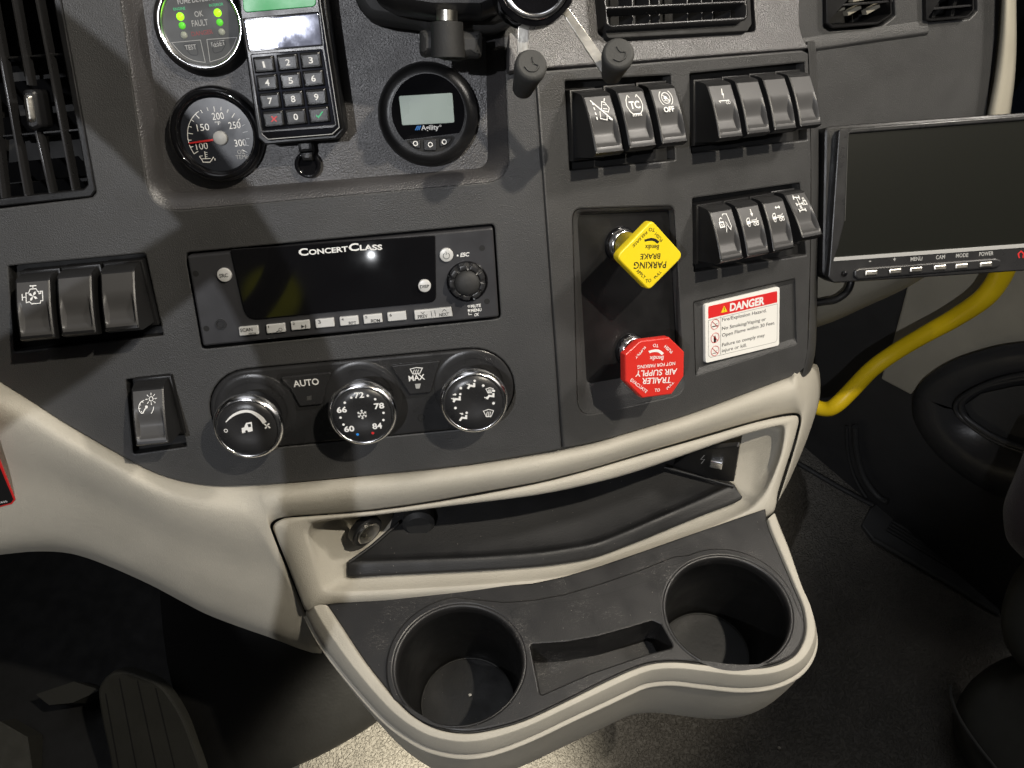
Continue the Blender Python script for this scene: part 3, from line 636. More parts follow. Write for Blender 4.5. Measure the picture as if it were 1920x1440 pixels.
for c, w, items in [((466, 620.5), 36, [('SCAN', (-15, 2), (8, 0), 7), ('ASCN', (0, 7), (14, 6), 4)]), ((517, 616), 35, [('1', (-14, -1), (-12.6, -1), 5)]), ((563, 610), 35, [('2', (-14, -1), (-10, -1), 5)]),
                    ((609, 606), 35, [('3', (-12, 1), (-7, .5), 7)]), ((654.5, 602), 35, [('4', (-14, -1), (-10, -1), 5), ('RPT', (0, 6.5), (14, 5.5), 6)]), ((699, 598), 35, [('5', (-14, -1), (-10, -1), 5), ('RDM', (-3, 6.5), (14, 5.5), 6.5)]), ((744, 593.5), 35, [('6', (-13, 0), (-9, -.5), 6)])]:
    x, y = c; s = .095; hw, hh = w/2, 8
    b = button(t, 'preset_button', [(x-hw-1, y-hh+hw*s), (x+hw-1, y-hh-hw*s), (x+hw+1, y+hh-hw*s), (x-hw+1, y+hh+hw*s)], BZ, nB, r=.0006)
    onbtn(b, t, [(q[0], (x+q[1][0], y+q[1][1]), (x+q[2][0], y+q[2][1]), q[3], nB) for q in items])
    if w == 35 and x in (517, 563):
        mb = MB()
        if x == 517: ribbon(mb, circ(t.p(x+9, y+2, nB).xy, .0010, 12), .0003, nB+.00015, True); ribbon(mb, t.pl([(x+6.5, y+4), (x+1, y+6)], nB), .0004, nB+.0002)
        else: fill(mb, t.pl([(x+2, y-1), (x+2, y+6), (x+8, y+2)], nB), nB+.00015); ribbon(mb, t.pl([(x+10, y-1.5), (x+10.5, y+5.5)], nB), .0005, nB+.0002)
        mb.build('icon', 'ink', b, None)
b = button(t, 'track_button', [(776, 583), (846, 576), (849, 593), (778, 600)], BZ, nB, r=.0006)
onbtn(b, t, [('PREV', (784, 597), (802, 595), 6.5, nB), ('NEXT', (824, 593.5), (842, 591.5), 6.5, nB)])
mb = MB()
for P in ([(789, 585), (793, 588), (796, 584.5)], [(829, 584.5), (833, 580), (837, 583.5)], [(808, 583), (810, 594)], [(815, 582), (817, 593)]): ribbon(mb, t.pl(P, nB), .0003, nB+.00015)
mb.build('icon', 'ink', b, None)
q = t.p(876, 528, BZ); r = .0127
mb = MB(); lathe(mb, [(r, BZ+.0003), (r-.0005, BZ+.0012), (r-.0015, BZ+.0008), (r-.0016, BZ+.0001)], q.xy, 48)
kn = mb.build('knob_socket', 'gloss', t)
mb = MB(); rings = []; q = t.p(876, 529, BZ+.006)
for rr, z, dep in [(.0112, BZ, 0), (.0112, BZ+.006, .12), (.0106, BZ+.0078, .16), (.0085, BZ+.0083, .10), (.0080, BZ+.0080, 0), (.0077, BZ+.0065, 0)]:
    ring_ = []
    for i in range(96):
        a = 2*math.pi*i/96; f_ = 1-dep*max(0, math.cos(a*9))**2*1.3; ring_.append(V3((q.x+rr*f_*math.cos(a), q.y+rr*f_*math.sin(a), z)))
    rings.append(ring_)
loft(mb, rings); mb.build('tuning_knob', 'satin', t, 50)
mb = MB(); q = t.p(876, 532, BZ+.009); lathe(mb, [(.0078, BZ+.006), (.0077, BZ+.0078), (.0068, BZ+.0092), (.0048, BZ+.0102), (.0024, BZ+.0107), (0, BZ+.0109)], q.xy, 40); mb.build('knob_cap', 'rubber', t, 180)
mb = MB()
tx(t, mb, 'ESC', (863, 481.5), (879, 480), 7.5, BZ, .03, .25); tx(t, mb, 'MUTE', (883, 577), (902, 575), 6, BZ, .03); tx(t, mb, 'MENU', (883, 585), (903, 583), 6, BZ, .03); tx(t, mb, 'OK', (889, 593), (898, 592), 6, BZ, .03, .25)
fill(mb, circ(t.p(858, 479, BZ).xy, .0006, 10), BZ+.00015); ribbon(mb, circ(t.p(879, 574, BZ).xy, .0006, 10), .0003, BZ+.00015, True); fill(mb, t.pl([(877, 580), (881, 580), (881, 584), (877, 584)], BZ), BZ+.00015)
ribbon(mb, t.pl([(878.5, 586), (879, 590), (885, 589)], BZ), .0004, BZ+.00015); mb.build('lettering', 'white', t, None)
for c in ((367, 513), (387, 616), (904, 465), (913, 565)): mb = MB(); fill(mb, circ(t.p(*c, BZ).xy, .0018, 18), BZ+.00012); mb.build('screw_hole', 'pit', t, None)
mb = MB(); q = t.p(414, 608, BZ); lathe(mb, [(.0034, BZ), (.0033, BZ+.0008), (.0024, BZ+.0008), (.0022, BZ+.0001)], q.xy, 28); fill(mb, circ(q.xy, .0022, 20), BZ+.0003); mb.build('audio_jack', 'satin', t)
# ------------------------------------------------------------------ climate control
t = T('climate_control', 'glossy black pill-shaped climate control panel with three chrome-ringed dials', 'climate control', FL, (680, 750))
loc = lambda v: (v[0]-t.g.x, v[1]-t.g.y)
mb = plate(MB(), pill(loc(cA), PR, loc(cB), PR, 20), -.008, .0012, .0016); mb.build('face_plate', 'satin', t)
for c in ((479, 772), (679, 748), (887, 727)):   # raised collar round each dial
    mb = MB(); q = t.p(*c, .002); lathe(mb, [(.0256, .0011), (.0252, .0014), (.0225, .0016), (.0200, .0016)], q.xy, 64)
    mb.build('dial_collar', 'satin', t, 180)
def dial(c, rot):
    H = .025; q = t.p(*c, H); b = T('dial', None, None, FL, c, H); b.o.parent = t.o; b.o.matrix_parent_inverse = Matrix.Identity(4); b.o.matrix_world = FL.mat(b.g)
    b.o.matrix_basis = Matrix.Translation(b.g-t.g)
    mb = MB(); lathe(mb, [(.0165, -.022), (.0165, -.012), (.0170, -.0066), (.0198, -.0066)], seg=64); mb.build('dial_body', 'gloss', b, 180); mb = MB(); lathe(mb, [(.0190, -.0070), (.0206, -.0058), (.0213, -.0046), (.0214, -.0038), (.0211, -.0028), (.0203, -.0015), (.0193, -.0003), (.0187, 0), (.0182, -.0001), (.0180, -.0010)], seg=96); r_ = mb.build('chrome_ring', 'chrome', b, 180)
    mb = MB(); lathe(mb, [(.0180, -.0010), (.0176, -.0002), (.0100, -.0002), (.0075, -.0006), (.004, -.0010), (0, -.0012)], seg=64); mb.build('dial_face', 'satin', b, 180)
    # pointer nub on the ring
    return b
P1, P2, P3 = (464, 804), (679, 779), (889, 756)
b = dial(P1, 0); U = lambda x, y: b.F.l(x, y, .025).xy-b.g.xy
mb = MB(); z = .00005
arc0 = [(423, 791), (430, 782), (441, 774), (455, 769), (469, 769), (482, 774), (493, 782), (500, 791)]
arc1 = [(424, 792), (432, 785), (443, 778), (456, 774), (468, 774), (479, 780), (487, 787), (493, 795)]
fill(mb, [tuple(U(x, y)) for x, y in sm(arc0, 4)+sm(arc1, 4)[::-1]], z)
ribbon(mb, circ(U(423.5, 807.5), .0010, 14), .0004, z, True)
for a in range(4):
    q = math.radians(a*90+20); c0, s0 = math.cos(q), math.sin(q); cc = U(501, 798.5); fill(mb, [(cc[0]+(x*c0-y*s0)*.0022, cc[1]+(x*s0+y*c0)*.0022) for x, y in [(0, 0), (.5, .02), (1, .25), (.85, .6), (.3, .45)]], z+a*.00001)
fill(mb, [tuple(U(x, y)) for x, y in [(453, 803), (458, 801), (461, 793), (472, 791), (474, 808), (466, 810), (454, 812)]], z)
mb.build('dial_marks', 'white', b, None)
mb = MB(); cc = U(462.5, 809); fill(mb, circ(cc, .0009, 12), z+.00006); fill(mb, [tuple(U(x, y)) for x, y in [(464, 795.5), (470, 794.5), (471, 800), (466, 801)]], z+.00006); mb.build('dial_marks', 'ink', b, None)
b = dial(P2, 0); mb = MB()
U = lambda x, y: b.F.l(x, y, .025).xy-b.g.xy
def btx(s, a, c, hp, bold=.03): 
    p0, p1 = U(*a), U(*c); text(mb, s, p0, p1, hp*(p1-p0).length/math.hypot(c[0]-a[0], c[1]-a[1]), z, bold)
btx('72', (665, 746.5), (683, 745), 11.5); btx('66', (632, 774), (651, 772.5), 11.5); btx('78', (702, 767), (721, 765), 11.5); btx('60', (646, 810), (665, 808), 11.5); btx('84', (699, 804.5), (717, 802.5), 11.5)
for x, y in ((658.5, 745.5), (689.5, 742), (703.5, 748.5), (646.5, 755), (719, 774), (719, 787.5), (638.5, 783), (644, 796)): fill(mb, circ(U(x, y), .0008, 12), z)
cc = U(679, 777)
for k in range(6):
    a = math.radians(k*60+30); e = (math.cos(a), math.sin(a)); ribbon(mb, [(cc[0]+e[0]*.0010, cc[1]+e[1]*.0010), (cc[0]+e[0]*.0031, cc[1]+e[1]*.0031)], .00045, z+k*.00001)
    for sg in (-1, 1):
        a2 = a+sg*.75; ribbon(mb, [(cc[0]+e[0]*.0019, cc[1]+e[1]*.0019), (cc[0]+e[0]*.0019+math.cos(a2)*.0011, cc[1]+e[1]*.0019+math.sin(a2)*.0011)], .00035, z+.0001+k*.00001)
ribbon(mb, circ(cc, .0012, 6), .0004, z+.0002, True)
mb.build('dial_marks', 'white', b, None)
m2 = MB(); fill(m2, circ(U(670.5, 814.5), .0009, 12), z); m2.build('cold_dot', 'bluep', b, None)
m2 = MB(); fill(m2, circ(U(699, 812), .0009, 12), z); m2.build('warm_dot', 'redp', b, None)
b = dial(P3, 0); mb = MB(); U3 = lambda x, y: b.F.l(x, y, .025).xy-b.g.xy
for x, y in ((864, 727.5), (906, 723), (925.5, 756), (854, 765)): fill(mb, circ(U3(x, y), .0009, 12), z)
def man(x, y, arrows):
    fill(mb, circ(U3(x+6, y-8), .0008, 10), z); ribbon(mb, [tuple(U3(*q)) for q in [(x+5, y-4), (x+5, y+2), (x-3, y+1), (x-7, y+7)]], .0013, z+.00002)
    for (ax, ay, dx, dy) in arrows:
        ribbon(mb, [tuple(U3(*q)) for q in [(x+ax, y+ay), (x+ax+dx*5, y+ay+dy*5)]], .0006, z+.00003)
        e = (x+ax+dx*8, y+ay+dy*8); s0 = (x+ax+dx*4, y+ay+dy*4); fill(mb, [tuple(U3(*q)) for q in [e, (s0[0]-dy*3, s0[1]+dx*3), (s0[0]+dy*3, s0[1]-dx*3)]], z+.00004)
man(884, 722, [(-9, -2, .9, .2)]); man(857, 747, [(-11, 0, .9, .2), (-8, -7, .9, -.1)]); man(869, 782, [(-7, -7, .9, .2)]); man(920, 741, [(-12, 4, .9, .2)])
def screen(x, y, s):
    P = [(x-9*s, y-5*s), (x, y-8*s), (x+9*s, y-6*s), (x+5*s, y+4*s), (x-4*s, y+5*s)]
    ribbon(mb, [tuple(U3(*q)) for q in P], .00045, z, True)
    for k in (-3, 0, 3): ribbon(mb, [tuple(U3(*q)) for q in [(x+k*s+1, y-4*s), (x+k*s-.6, y+1*s), (x+k*s+.8, y+6*s)]], .0004, z+.00003)
screen(918, 733, .75); screen(916, 776, 1.05)
mb.build('dial_marks', 'white', b, None)
# push buttons
def pbtn(pts, name):
    mb = MB(); plate(mb, rp(t.pl(pts, .0030), .0012), .0005, .0032, .0007); return mb.build(name, 'satin', t)
mb = MB(); ribbon(mb, rp(t.pl([(519, 704), (626, 693), (608, 763), (558, 769)], .0015), .0015), .0014, .00135, True); mb.build('button_gap', 'pit', t, None); mb = MB(); ribbon(mb, rp(t.pl([(727, 682), (831, 671), (811, 741), (763, 746)], .0015), .0015), .0014, .00136, True); mb.build('button_gap', 'pit', t, None)
b1 = pbtn([(524, 708), (621, 698), (612, 722), (604, 758), (562, 762), (545, 730)], 'push_button'); mb = MB(); tx(t, mb, 'AUTO', (551, 725.5), (599, 720.5), 13, .0032, .02); mb.build('lettering', 'white', b1, None)
mb = MB(); plate(mb, t.pl([(575, 743), (584, 742), (584, 750), (575, 751)], .0032), .003, .0034, .0001); mb.build('indicator', 'greyrub', b1)
b2 = pbtn([(732, 686), (826, 676), (818, 700), (808, 736), (768, 740), (750, 712)], 'push_button'); mb = MB(); tx(t, mb, 'MAX', (767, 714.5), (797, 711), 11, .0032, .02)
P = lambda pts: t.pl(pts, .0032)
ribbon(mb, P([(769, 692), (780, 689), (792, 690), (787, 700), (774, 701)]), .0005, .00335, True)
for k in (-4, 0, 4): ribbon(mb, P([(780+k+1, 693), (779+k, 697), (781+k, 703)]), .0004, .0034)
mb.build('lettering', 'white', b2, None)
mb = MB(); plate(mb, t.pl([(778, 720), (789, 719), (787, 728), (780, 729)], .0032), .003, .0034, .0001); mb.build('indicator', 'greyp', b2)
mb = MB(); q = t.p(790, 783, .0012); lathe(mb, [(.0024, .0012), (.0023, .0017), (.0018, .0017), (.0017, .00125)], q.xy, 24); fill(mb, circ(q.xy, .0017, 16), .0013); mb.build('sensor_hole', 'pit', t)
# ------------------------------------------------------------------ gauges in the recess
RF = -.014
t = T('fume_detector', 'round fume detector gauge with lit green lamps and chrome ring', 'gauge', FL, (376, 52), RF)
def lg(x, y, n): return t.p(x, y, n).xy
def rad(t, c, px, n): return (t.p(c[0]+px, c[1], n)-t.p(*c, n)).length
H = .0095; nf = RF+H
def P3d(t, x, y, n): q = t.p(x, y, n); return V3((q.x, q.y, n-t.g.z))
def ltx(mb, s, a, c, hp, n, bold=.02, shear=0):
    p0, p1 = t.p(*a, n), t.p(*c, n); text(mb, s, p0, p1, hp*(p1-p0).length/math.hypot(c[0]-a[0], c[1]-a[1]), n-t.g.z+.00012, bold, shear)
c = t.p(374, 46, nf).xy; R0 = rad(t, (374, 46), 81, nf)
mb = MB(); lathe(mb, [(R0+.0035, .0), (R0+.003, .004), (R0+.0008, .006), (R0-.001, .009)], c, 72); mb.build('housing', 'black', t, 60)
mb = MB(); lathe(mb, [(R0-.0005, .006), (R0, H-.0018), (R0-.0006, H-.0002), (R0-.0016, H), (R0-.0024, H-.0012), (R0-.0034, H-.003)], c, 96); mb.build('chrome_ring', 'chrome', t, 180)
mb = MB(); fill(mb, circ(c, R0-.0030, 64), H-.0026); mb.build('face', 'det', t)
nn = nf-.0026
mb = MB(); ltx(mb, 'FUME DETECTOR', (334, 8), (411, -1), 8, nn, .015); ltx(mb, 'OK', (366, 32), (382, 30), 10, nn, .01); ltx(mb, 'FAULT', (361, 50), (391, 47), 11, nn, .01)
ltx(mb, 'TEST', (348, 94), (369, 92), 9, nn, .01); ltx(mb, 'RESET', (398, 89), (423, 84), 9, nn, .01)
q = lambda pts: [lg(x, y, nn) for x, y in pts]
zf = H-.0026+.00012
ribbon(mb, q([(322, 80), (376, 75), (385, 117)]+sm([(385, 117), (362, 113), (342, 102), (322, 80)], 4)[1:-1]), .0003, zf, True)
ribbon(mb, q([(388, 74), (444, 70)]+sm([(444, 70), (436, 90), (420, 107), (394, 116)], 4)), .0003, zf+.00003, True)
mb.build('lettering', 'greyp', t, None)
mb = MB(); ltx(mb, 'DANGER', (360, 68), (400, 63), 8, nn, .01); mb.build('lettering', 'dimred', t, None)
mb = MB(); ltx(mb, 'ENGINE', (326, 20), (348, 18), 5, nn, .01); ltx(mb, 'INTERIOR', (393, 13), (419, 10), 5, nn, .01); mb.build('lettering', 'greenp', t, None)
mb = MB(); ribbon(mb, rp(q([(341, 83), (368, 81), (372, 104), (358, 103)]), .0015), .0004, zf, True); ribbon(mb, rp(q([(398, 80), (427, 76), (416, 96), (400, 101)]), .0015), .0004, zf+.00001, True); mb.build('test_key', 'ink', t, None)
for x, y, m, r in ((338, 31, 'led', .0021), (408, 24, 'led', .0021), (341.5, 48, 'led2', .0019), (412, 42, 'led2', .0019), (345, 66, 'led3', .0019), (415.5, 60, 'led3', .0019)):
    mb = MB(); cc = t.p(x, y, nn).xy; lathe(mb, [(r, zf-.0002), (r*.9, zf+.0004), (r*.5, zf+.0008), (0, zf+.0009)], cc, 20); mb.build('indicator_lamp', m, t, 180)
# oil temperature gauge
t = T('oil_temperature_gauge', 'round black oil temperature gauge with red needle near 100', 'gauge', FL, (402, 254), RF)
H = .0095; nf = RF+H; c = t.p(402, 253, nf).xy; R0 = rad(t, (402, 253), 89, nf)
mb = MB(); lathe(mb, [(R0, 0), (R0+.0002, H-.006), (R0-.0008, H-.002), (R0-.0026, H), (R0-.0042, H-.0006), (R0-.0056, H-.0035), (R0-.0064, H-.006)], c, 96); mb.build('bezel', 'gloss', t, 180)
nn = nf-.0055; zf = H-.0055; c2 = t.p(406, 256, nn).xy
mb = MB(); fill(mb, circ(c2, R0-.0055, 64), zf); mb.build('dial_face', 'dial', t)
mb = MB()
for s, x, y, w in (('200', 410, 218, 22), ('150', 382, 239, 23), ('250', 441, 235, 22), ('300', 452, 268, 22), ('100', 380, 274, 22)): ltx(mb, s, (x-w/2, y+7), (x+w/2, y+5), 13, nn, .0)
ltx(mb, '°F', (404, 235), (414, 234), 7, nn, .0)
q = lambda pts: [lg(x, y, nn) for x, y in pts]
ca = t.p(410, 259, nn).xy; ra = .0173
ribbon(mb, circ(ca, ra, 26, 118, 206), .0004, zf+.00012)
for k in range(19):
    a = math.radians(206-k*13.2); L_ = .0030 if k % 3 == 0 else .0018
    ribbon(mb, [(ca[0]+ra*math.cos(a), ca[1]+ra*math.sin(a)), (ca[0]+(ra-L_)*math.cos(a), ca[1]+(ra-L_)*math.sin(a))], .0004, zf+.00018)
ribbon(mb, q([(374, 293), (379, 300), (381, 304), (394, 304), (401, 294)]), .0005, zf+.0002); ribbon(mb, q([(379, 298), (395, 297)]), .0004, zf+.00022); ribbon(mb, q([(386, 298), (384, 284)]), .0005, zf+.00026)
for k in (286, 290, 294): ribbon(mb, q([(385, k), (389, k-.5)]), .0003, zf+.00028)
ribbon(mb, q([(403, 297), (403.5, 301)]), .0006, zf+.0002); ribbon(mb, q([(374, 293), (380, 292)]), .0004, zf+.0003)
mb.build('dial_marks', 'white', t, None)
mb = MB(); ltx(mb, 'OIL', (446, 289), (460, 288), 8, nn, -.005); ltx(mb, 'TEMP', (443, 299), (467, 297), 8, nn, -.005); mb.build('lettering', 'greyp', t, None)
mb = MB(); plate(mb, q([(355, 267), (355, 270), (414, 262.5), (414, 258)]), zf+.0006, zf+.0012, .0002); mb.build('needle', 'redp', t)
mb = MB(); lathe(mb, [(.0040, zf), (.0040, zf+.0016), (.0034, zf+.0022), (0, zf+.0024)], t.p(413, 259, nn+.001).xy, 32); mb.build('needle_hub', 'greyp', t, 50)
# small round display gauge
t = T('round_display_gauge', 'round black gauge with blank grey-green display and three keys', 'gauge', FL, (802, 217), RF)
H = .013; nf = RF+H; c = t.p(800, 222, RF+.006).xy; R0 = .0287
mb = MB(); c1 = t.p(802, 216, nf).xy
pf = [(R0, 0), (R0+.0003, H*.4), (R0-.0012, H*.75), (R0-.0042, H-.0002), (R0-.0065, H)]
loft(mb, [[V3((c1[0]+r*math.cos(2*math.pi*i/80), c1[1]+r*math.sin(2*math.pi*i/80), z_)) for i in range(80)] for r, z_ in pf], cap1=True); mb.build('housing', 'black', t, 180)
q = lambda pts, n=nf: [lg(x, y, n) for x, y in pts]
cc = t.p(803, 211, nf).xy; r = rad(t, (803, 211), 69, nf)
arc_ = circ(cc, r, 40, -37, 222)
mb = MB(); plate(mb, rp(arc_, 0), H-.001, H+.0004, .0003); mb.build('display_window', 'gloss', t)
mb = MB(); ribbon(mb, arc_, .0005, H+.0005, True); mb.build('window_rim', 'satin', t, None)
mb = MB(); plate(mb, rp(q([(748, 180), (848, 174), (852, 230), (754, 235)]), .001), H, H+.0009, .0002); mb.build('screen', 'lcd', t)
nn = nf+.0004
mb = MB(); ltx(mb, 'Agility', (790, 244), (823, 242.5), 9, nn, .02); ribbon(mb, circ(t.p(825.5, 236, nn).xy, .0005, 10), .0002, H+.0006, True); mb.build('maker_lettering', 'white', t, None)
mb = MB()
for k in range(3): ribbon(mb, q([(779+k*3.2, 244-k*.2), (783+k*3.0, 236-k*.2)]), .0006, H+.0006+k*.00003)
mb.build('maker_mark', 'bluep', t, None)
mb = MB(); fill(mb, rp(q([(761, 262), (764, 259), (851, 255), (853, 259), (845, 273), (828, 283), (806, 286), (785, 283), (769, 274)]), .0012), H+.0002); mb.build('key_bed', 'pit', t, None)
for P_ in ([(765, 264), (788, 262), (789, 279), (778, 277)], [(794, 262), (819, 260.5), (819, 282), (795, 282.5)], [(824, 260), (849, 258), (842, 268), (825, 277)]):
    mb = MB(); plate(mb, rp(q(P_), .001), H, H+.0011, .0004); kk = mb.build('key', 'black', t)
    mb = MB(); xs = sum(p[0] for p in P_)/4; mb2 = {765: (779, 269), 794: (807, 271), 824: (833, 266)}[P_[0][0]]
    ribbon(mb, circ(t.p(*mb2, nf+.001).xy, .0012, 16), .0005, H+.0013, True); mb.build('key_mark', 'white', kk, None)
# keypad device
t = T('keypad_terminal', 'black handheld keypad terminal with number keys and scratched display', 'keypad', FL, (550, 130), RF)
H = .024; nf = RF+H
q = lambda pts, n=nf: [lg(x, y, n) for x, y in pts]
body = [(438, -90), (599, -90), (612, 8), (646, 243), (631, 261), (497, 272), (483, 259), (446, 0)]
mb = plate(MB(), q(body, nf-.004), .001, H-.004, .001); mb.build('housing', 'black', t)
mb = plate(MB(), q([(440, -90), (592, -90), (604, 10), (639, 240), (624, 254), (502, 264), (489, 253), (452, 0)]), H-.004, H, .0012); fp = mb.build('front', 'gloss', t)
mb = MB(); edge = q([(440, -90), (592, -90), (604, 10), (639, 240), (624, 254), (502, 264), (489, 253), (452, 0)]); ribbon(mb, offset(edge if area(edge) > 0 else edge[::-1], .0008)[:], .0004, H+.0001, True); 
mb.build('edge_line', 'greyp', t, None)
kb = q([(471, 103), (604, 93), (628, 233), (491, 245)])
mb = MB(); plate(mb, rp(q([(450, -60), (590, -60), (607, 80), (632, 235), (625, 240), (492, 249), (487, 245), (452, 25)]), .0012), H-.0002, H+.0006, .0004, [rp(kb, .0008), rp(q([(456, 36), (599, 23), (606, 85), (467, 97)]), .001)]); mb.build('key_surround', 'satin', t)
mb = MB(); plate(mb, rp(q([(458, 38), (597, 25), (604, 84), (468, 95)]), .001), H-.001, H+.0002, .0004); mb.build('display', 'glass', t)
mb = MB(); plate(mb, rp(q([(452, -70), (585, -70), (593, 8), (588, 13), (462, 24), (457, 18)]), .0015), H, H+.0012, .0004); mb.build('green_label', 'green_label', t)
keys = ['1', '2', '3', '4', '5', '6', '7', '8', '9', 'x', '0', 'v']
kc = [(496, 121), (540.5, 117), (583.5, 113), (502, 155), (546, 151), (588.5, 147), (507.5, 189), (550.5, 185.5), (594, 182), (514, 223), (555.5, 219), (599, 215)]
for s, (x, y) in zip(keys, kc):
    hw, hh = 20, 15.5
    Q_ = [(x-hw-2.2, y-hh+1.8), (x+hw-2.2, y-hh-1.8), (x+hw+2.2, y+hh-1.8), (x-hw+2.2, y+hh+1.8)]
    mb = MB(); plate(mb, rp(q(Q_), .0006), H-.001, H+.0018, .0016); kk = mb.build('key', 'black', t)
    mb = MB(); n2 = nf+.0018; zz = H+.0018+.00012
    if s == 'x':
        ribbon(mb, [lg(x-5, y-5, n2), lg(x+5, y+5, n2)], .0007, zz); ribbon(mb, [lg(x+5, y-5, n2), lg(x-5, y+5, n2)], .0007, zz+.00003); mb.build('key_mark', 'redp', kk, None)
    elif s == 'v': ribbon(mb, [lg(x-6, y+1, n2), lg(x-2, y+5, n2), lg(x+6, y-6, n2)], .0007, zz); mb.build('key_mark', 'greenp', kk, None)
    else: 
        w_ = 1.9 if s == '1' else 4.2
        ltx(mb, s, (x-w_, y+6), (x+w_, y+5.4), 11.5, n2, .015); mb.build('key_mark', 'white', kk, None)
# cable and strain relief below the keypad
t = T('cable_plug', 'small black cable plug and loop hanging below the keypad', 'cable', FL, (574, 290), RF)
mb = MB(); pq = lambda x, y, n: P3d(t, x, y, n)
plate(mb, [lg(x, y, RF+.010) for x, y in [(556, 264), (584, 262), (587, 284), (560, 287)]], .002, .010, .002); plate(mb, [lg(x, y, RF+.010) for x, y in [(562, 286), (586, 284), (585, 302), (566, 303)]], .002, .009, .002)
mb.build('plug', 'black', t)
mb = MB(); cc = pq(577, 309, RF+.004); tube(mb, [cc+V3((.0065*math.cos(a), .0065*math.sin(a), 0)) for a in [2*math.pi*i/28 for i in range(29)]], .0013, 8, False); lathe(mb, [(.0065, 0), (.0065, .003), (0, .003)], cc.xy, 24); mb.build('loop', 'gloss', t, 60)
# ------------------------------------------------------------------ phone mount
t = T('phone_mount', 'black phone mount with wing knob and two zinc arms tipped in grey rubber', 'phone mount', FL, (860, 30), .03)
pq = lambda x, y, n: P3d(t, x, y, n)
mb = MB(); plate(mb, rp([t.p(x, y, .02).xy for x, y in [(655, -90), (668, 8), (690, 38), (782, 50), (800, 60), (930, 60), (968, 44), (975, -90)]], [.0, .01, .01, .006, .004, .01, .01, 0]), -.036, -.006, .005); mb.build('mount_base', 'rubber', t, 60)
mb = MB(); plate(mb, rp([t.p(x, y, .045).xy for x, y in [(690, -90), (700, 0), (740, 22), (812, 33), (905, 33), (960, 10), (965, -90)]], [0, .008, .008, .004, .004, .01, 0]), -.004, .022, .006); mb.build('clamp_arm', 'black', t, 60)
# stem and wing knob
mb = MB(); tube(mb, [pq(838, 20, .05), pq(838, 40, .050)], .0052, 24); mb.build('stem', 'steel', t, 60)
mb = MB(); a0 = t.p(837, 40, .05); sc_ = .00033
prof_w = []
for i in range(33):
    u_ = -1+2*i/32; half = .0185
    wtop = 66 if abs(u_) < .36 else 57+7*abs(u_); prof_w.append(u_)
def wing(nz_):
    P_ = [(786, 58), (793, 55), (812, 56), (818, 42), (830, 39), (846, 39), (858, 43), (866, 57), (885, 59), (900, 57), (905, 62), (904, 104), (899, 108), (880, 107), (862, 112), (832, 111), (815, 103), (795, 106), (786, 101)]
    return rp([t.p(x, y, nz_).xy for x, y in P_], .0020, 3)
mb = MB(); plate(mb, wing(.056), .012, .026, .0035); tube(mb, [pq(838, 42, .056), pq(840, 108, .056)], [.0078, .0084], 24); mb.build('wing_knob', 'rubber', t, 50)
# disc and arms
cc = t.p(1003, -36, .075).xy; mb = MB(); lathe(mb, [(.0195, .020), (.0200, .040), (.0190, .045), (.0170, .046), (.0165, .043), (0, .043)], cc, 64); mb.build('disc', 'gloss', t, 50)
mb = MB(); lathe(mb, [(.0166, .0455), (.0160, .0470), (.0140, .0475), (.0135, .0455)], cc, 64); mb.build('disc_ring', 'chrome', t, 180)
for pts, cap_ in (([(974, 10), (994, 10), (990, 95), (970, 100)], ((979, 170), (997, 119))), ([(1036, -5), (1050, -8), (1140, 118), (1127, 136)], ((1146, 142), (1160, 99)))):
    mb = MB(); plate(mb, [t.p(x, y, .066).xy for x, y in pts], .0345, .036, .0002); am = mb.build('arm', 'steel', t)
    A_, B_ = pq(*cap_[0], .058), pq(*cap_[1], .085); ax = (B_-A_); mb = MB()
    tube(mb, [A_, A_+ax*.08, A_+ax*.7, A_+ax*.82, A_+ax*.93, A_+ax*.99, B_], [.0040, .0052, .0070, .0076, .0076, .0068, .0060], 28)
    tp = mb.build('rubber_tip', 'greyrub', am, 50)
    # raised swirl mark on the tip
    e = ax.normalized(); s1 = e.cross(V3((0, 0, 1))).normalized(); s2 = s1.cross(e); mb = MB()
    path = [B_+e*.0001+(s1*x+s2*y)*.0044 for x, y in sm([(-.7, .45), (-.2, .85), (.5, .7), (.75, .1), (.2, -.1), (.0, -.7)], 4)]; tube(mb, path, .0005, 6); mb.build('tip_mark', 'greyrub', tp, 60)
# ------------------------------------------------------------------ air vents
def slatbar(t, mb, p0, p1, w, n0, n1):  # straight bar between pixels, thickness w across, from n0 to n1
    a, b = t.p(*p0, n1), t.p(*p1, n1); a = V3((a.x, a.y, 0)); b = V3((b.x, b.y, 0)); e = (b-a).normalized(); s = V3((-e.y, e.x, 0))*w/2
    plate(mb, [(a+s).xy, (a-s).xy, (b-s).xy, (b+s).xy], n0-t.g.z, n1-t.g.z, min(w*.3, .0005))
t = T('air_vent', 'tall black air vent with vertical slats and small chrome slider', 'air vent', FL, (90, 150), 0)
n1 = -.002
mb = MB(); outer = rp([lg(x, y, .001) for x, y in [(-100, -90), (98, -90), (179, 358), (170, 369), (-100, 398)]], [0, 0, .002, .002, 0]); inner = rp([lg(x, y, .001) for x, y in [(-95, -85), (86, -85), (103, 20), (164, 346), (156, 355), (-95, 384)]], [0, 0, 0, .002, .002, 0])
plate(mb, outer, -.012, .001, .0008, [inner]); mb.build('frame', 'black', t)
for p0, p1 in (((-40, -20), (3, 372)), ((-20, 0), (48, 372)), ((18, -30), (52, 160)), ((66, 245), (94, 366)), ((62, -30), (137, 362))):
    mb = MB(); slatbar(t, mb, p0, p1, .0014, -.010, -.001); mb.build('slat', 'satin', t)
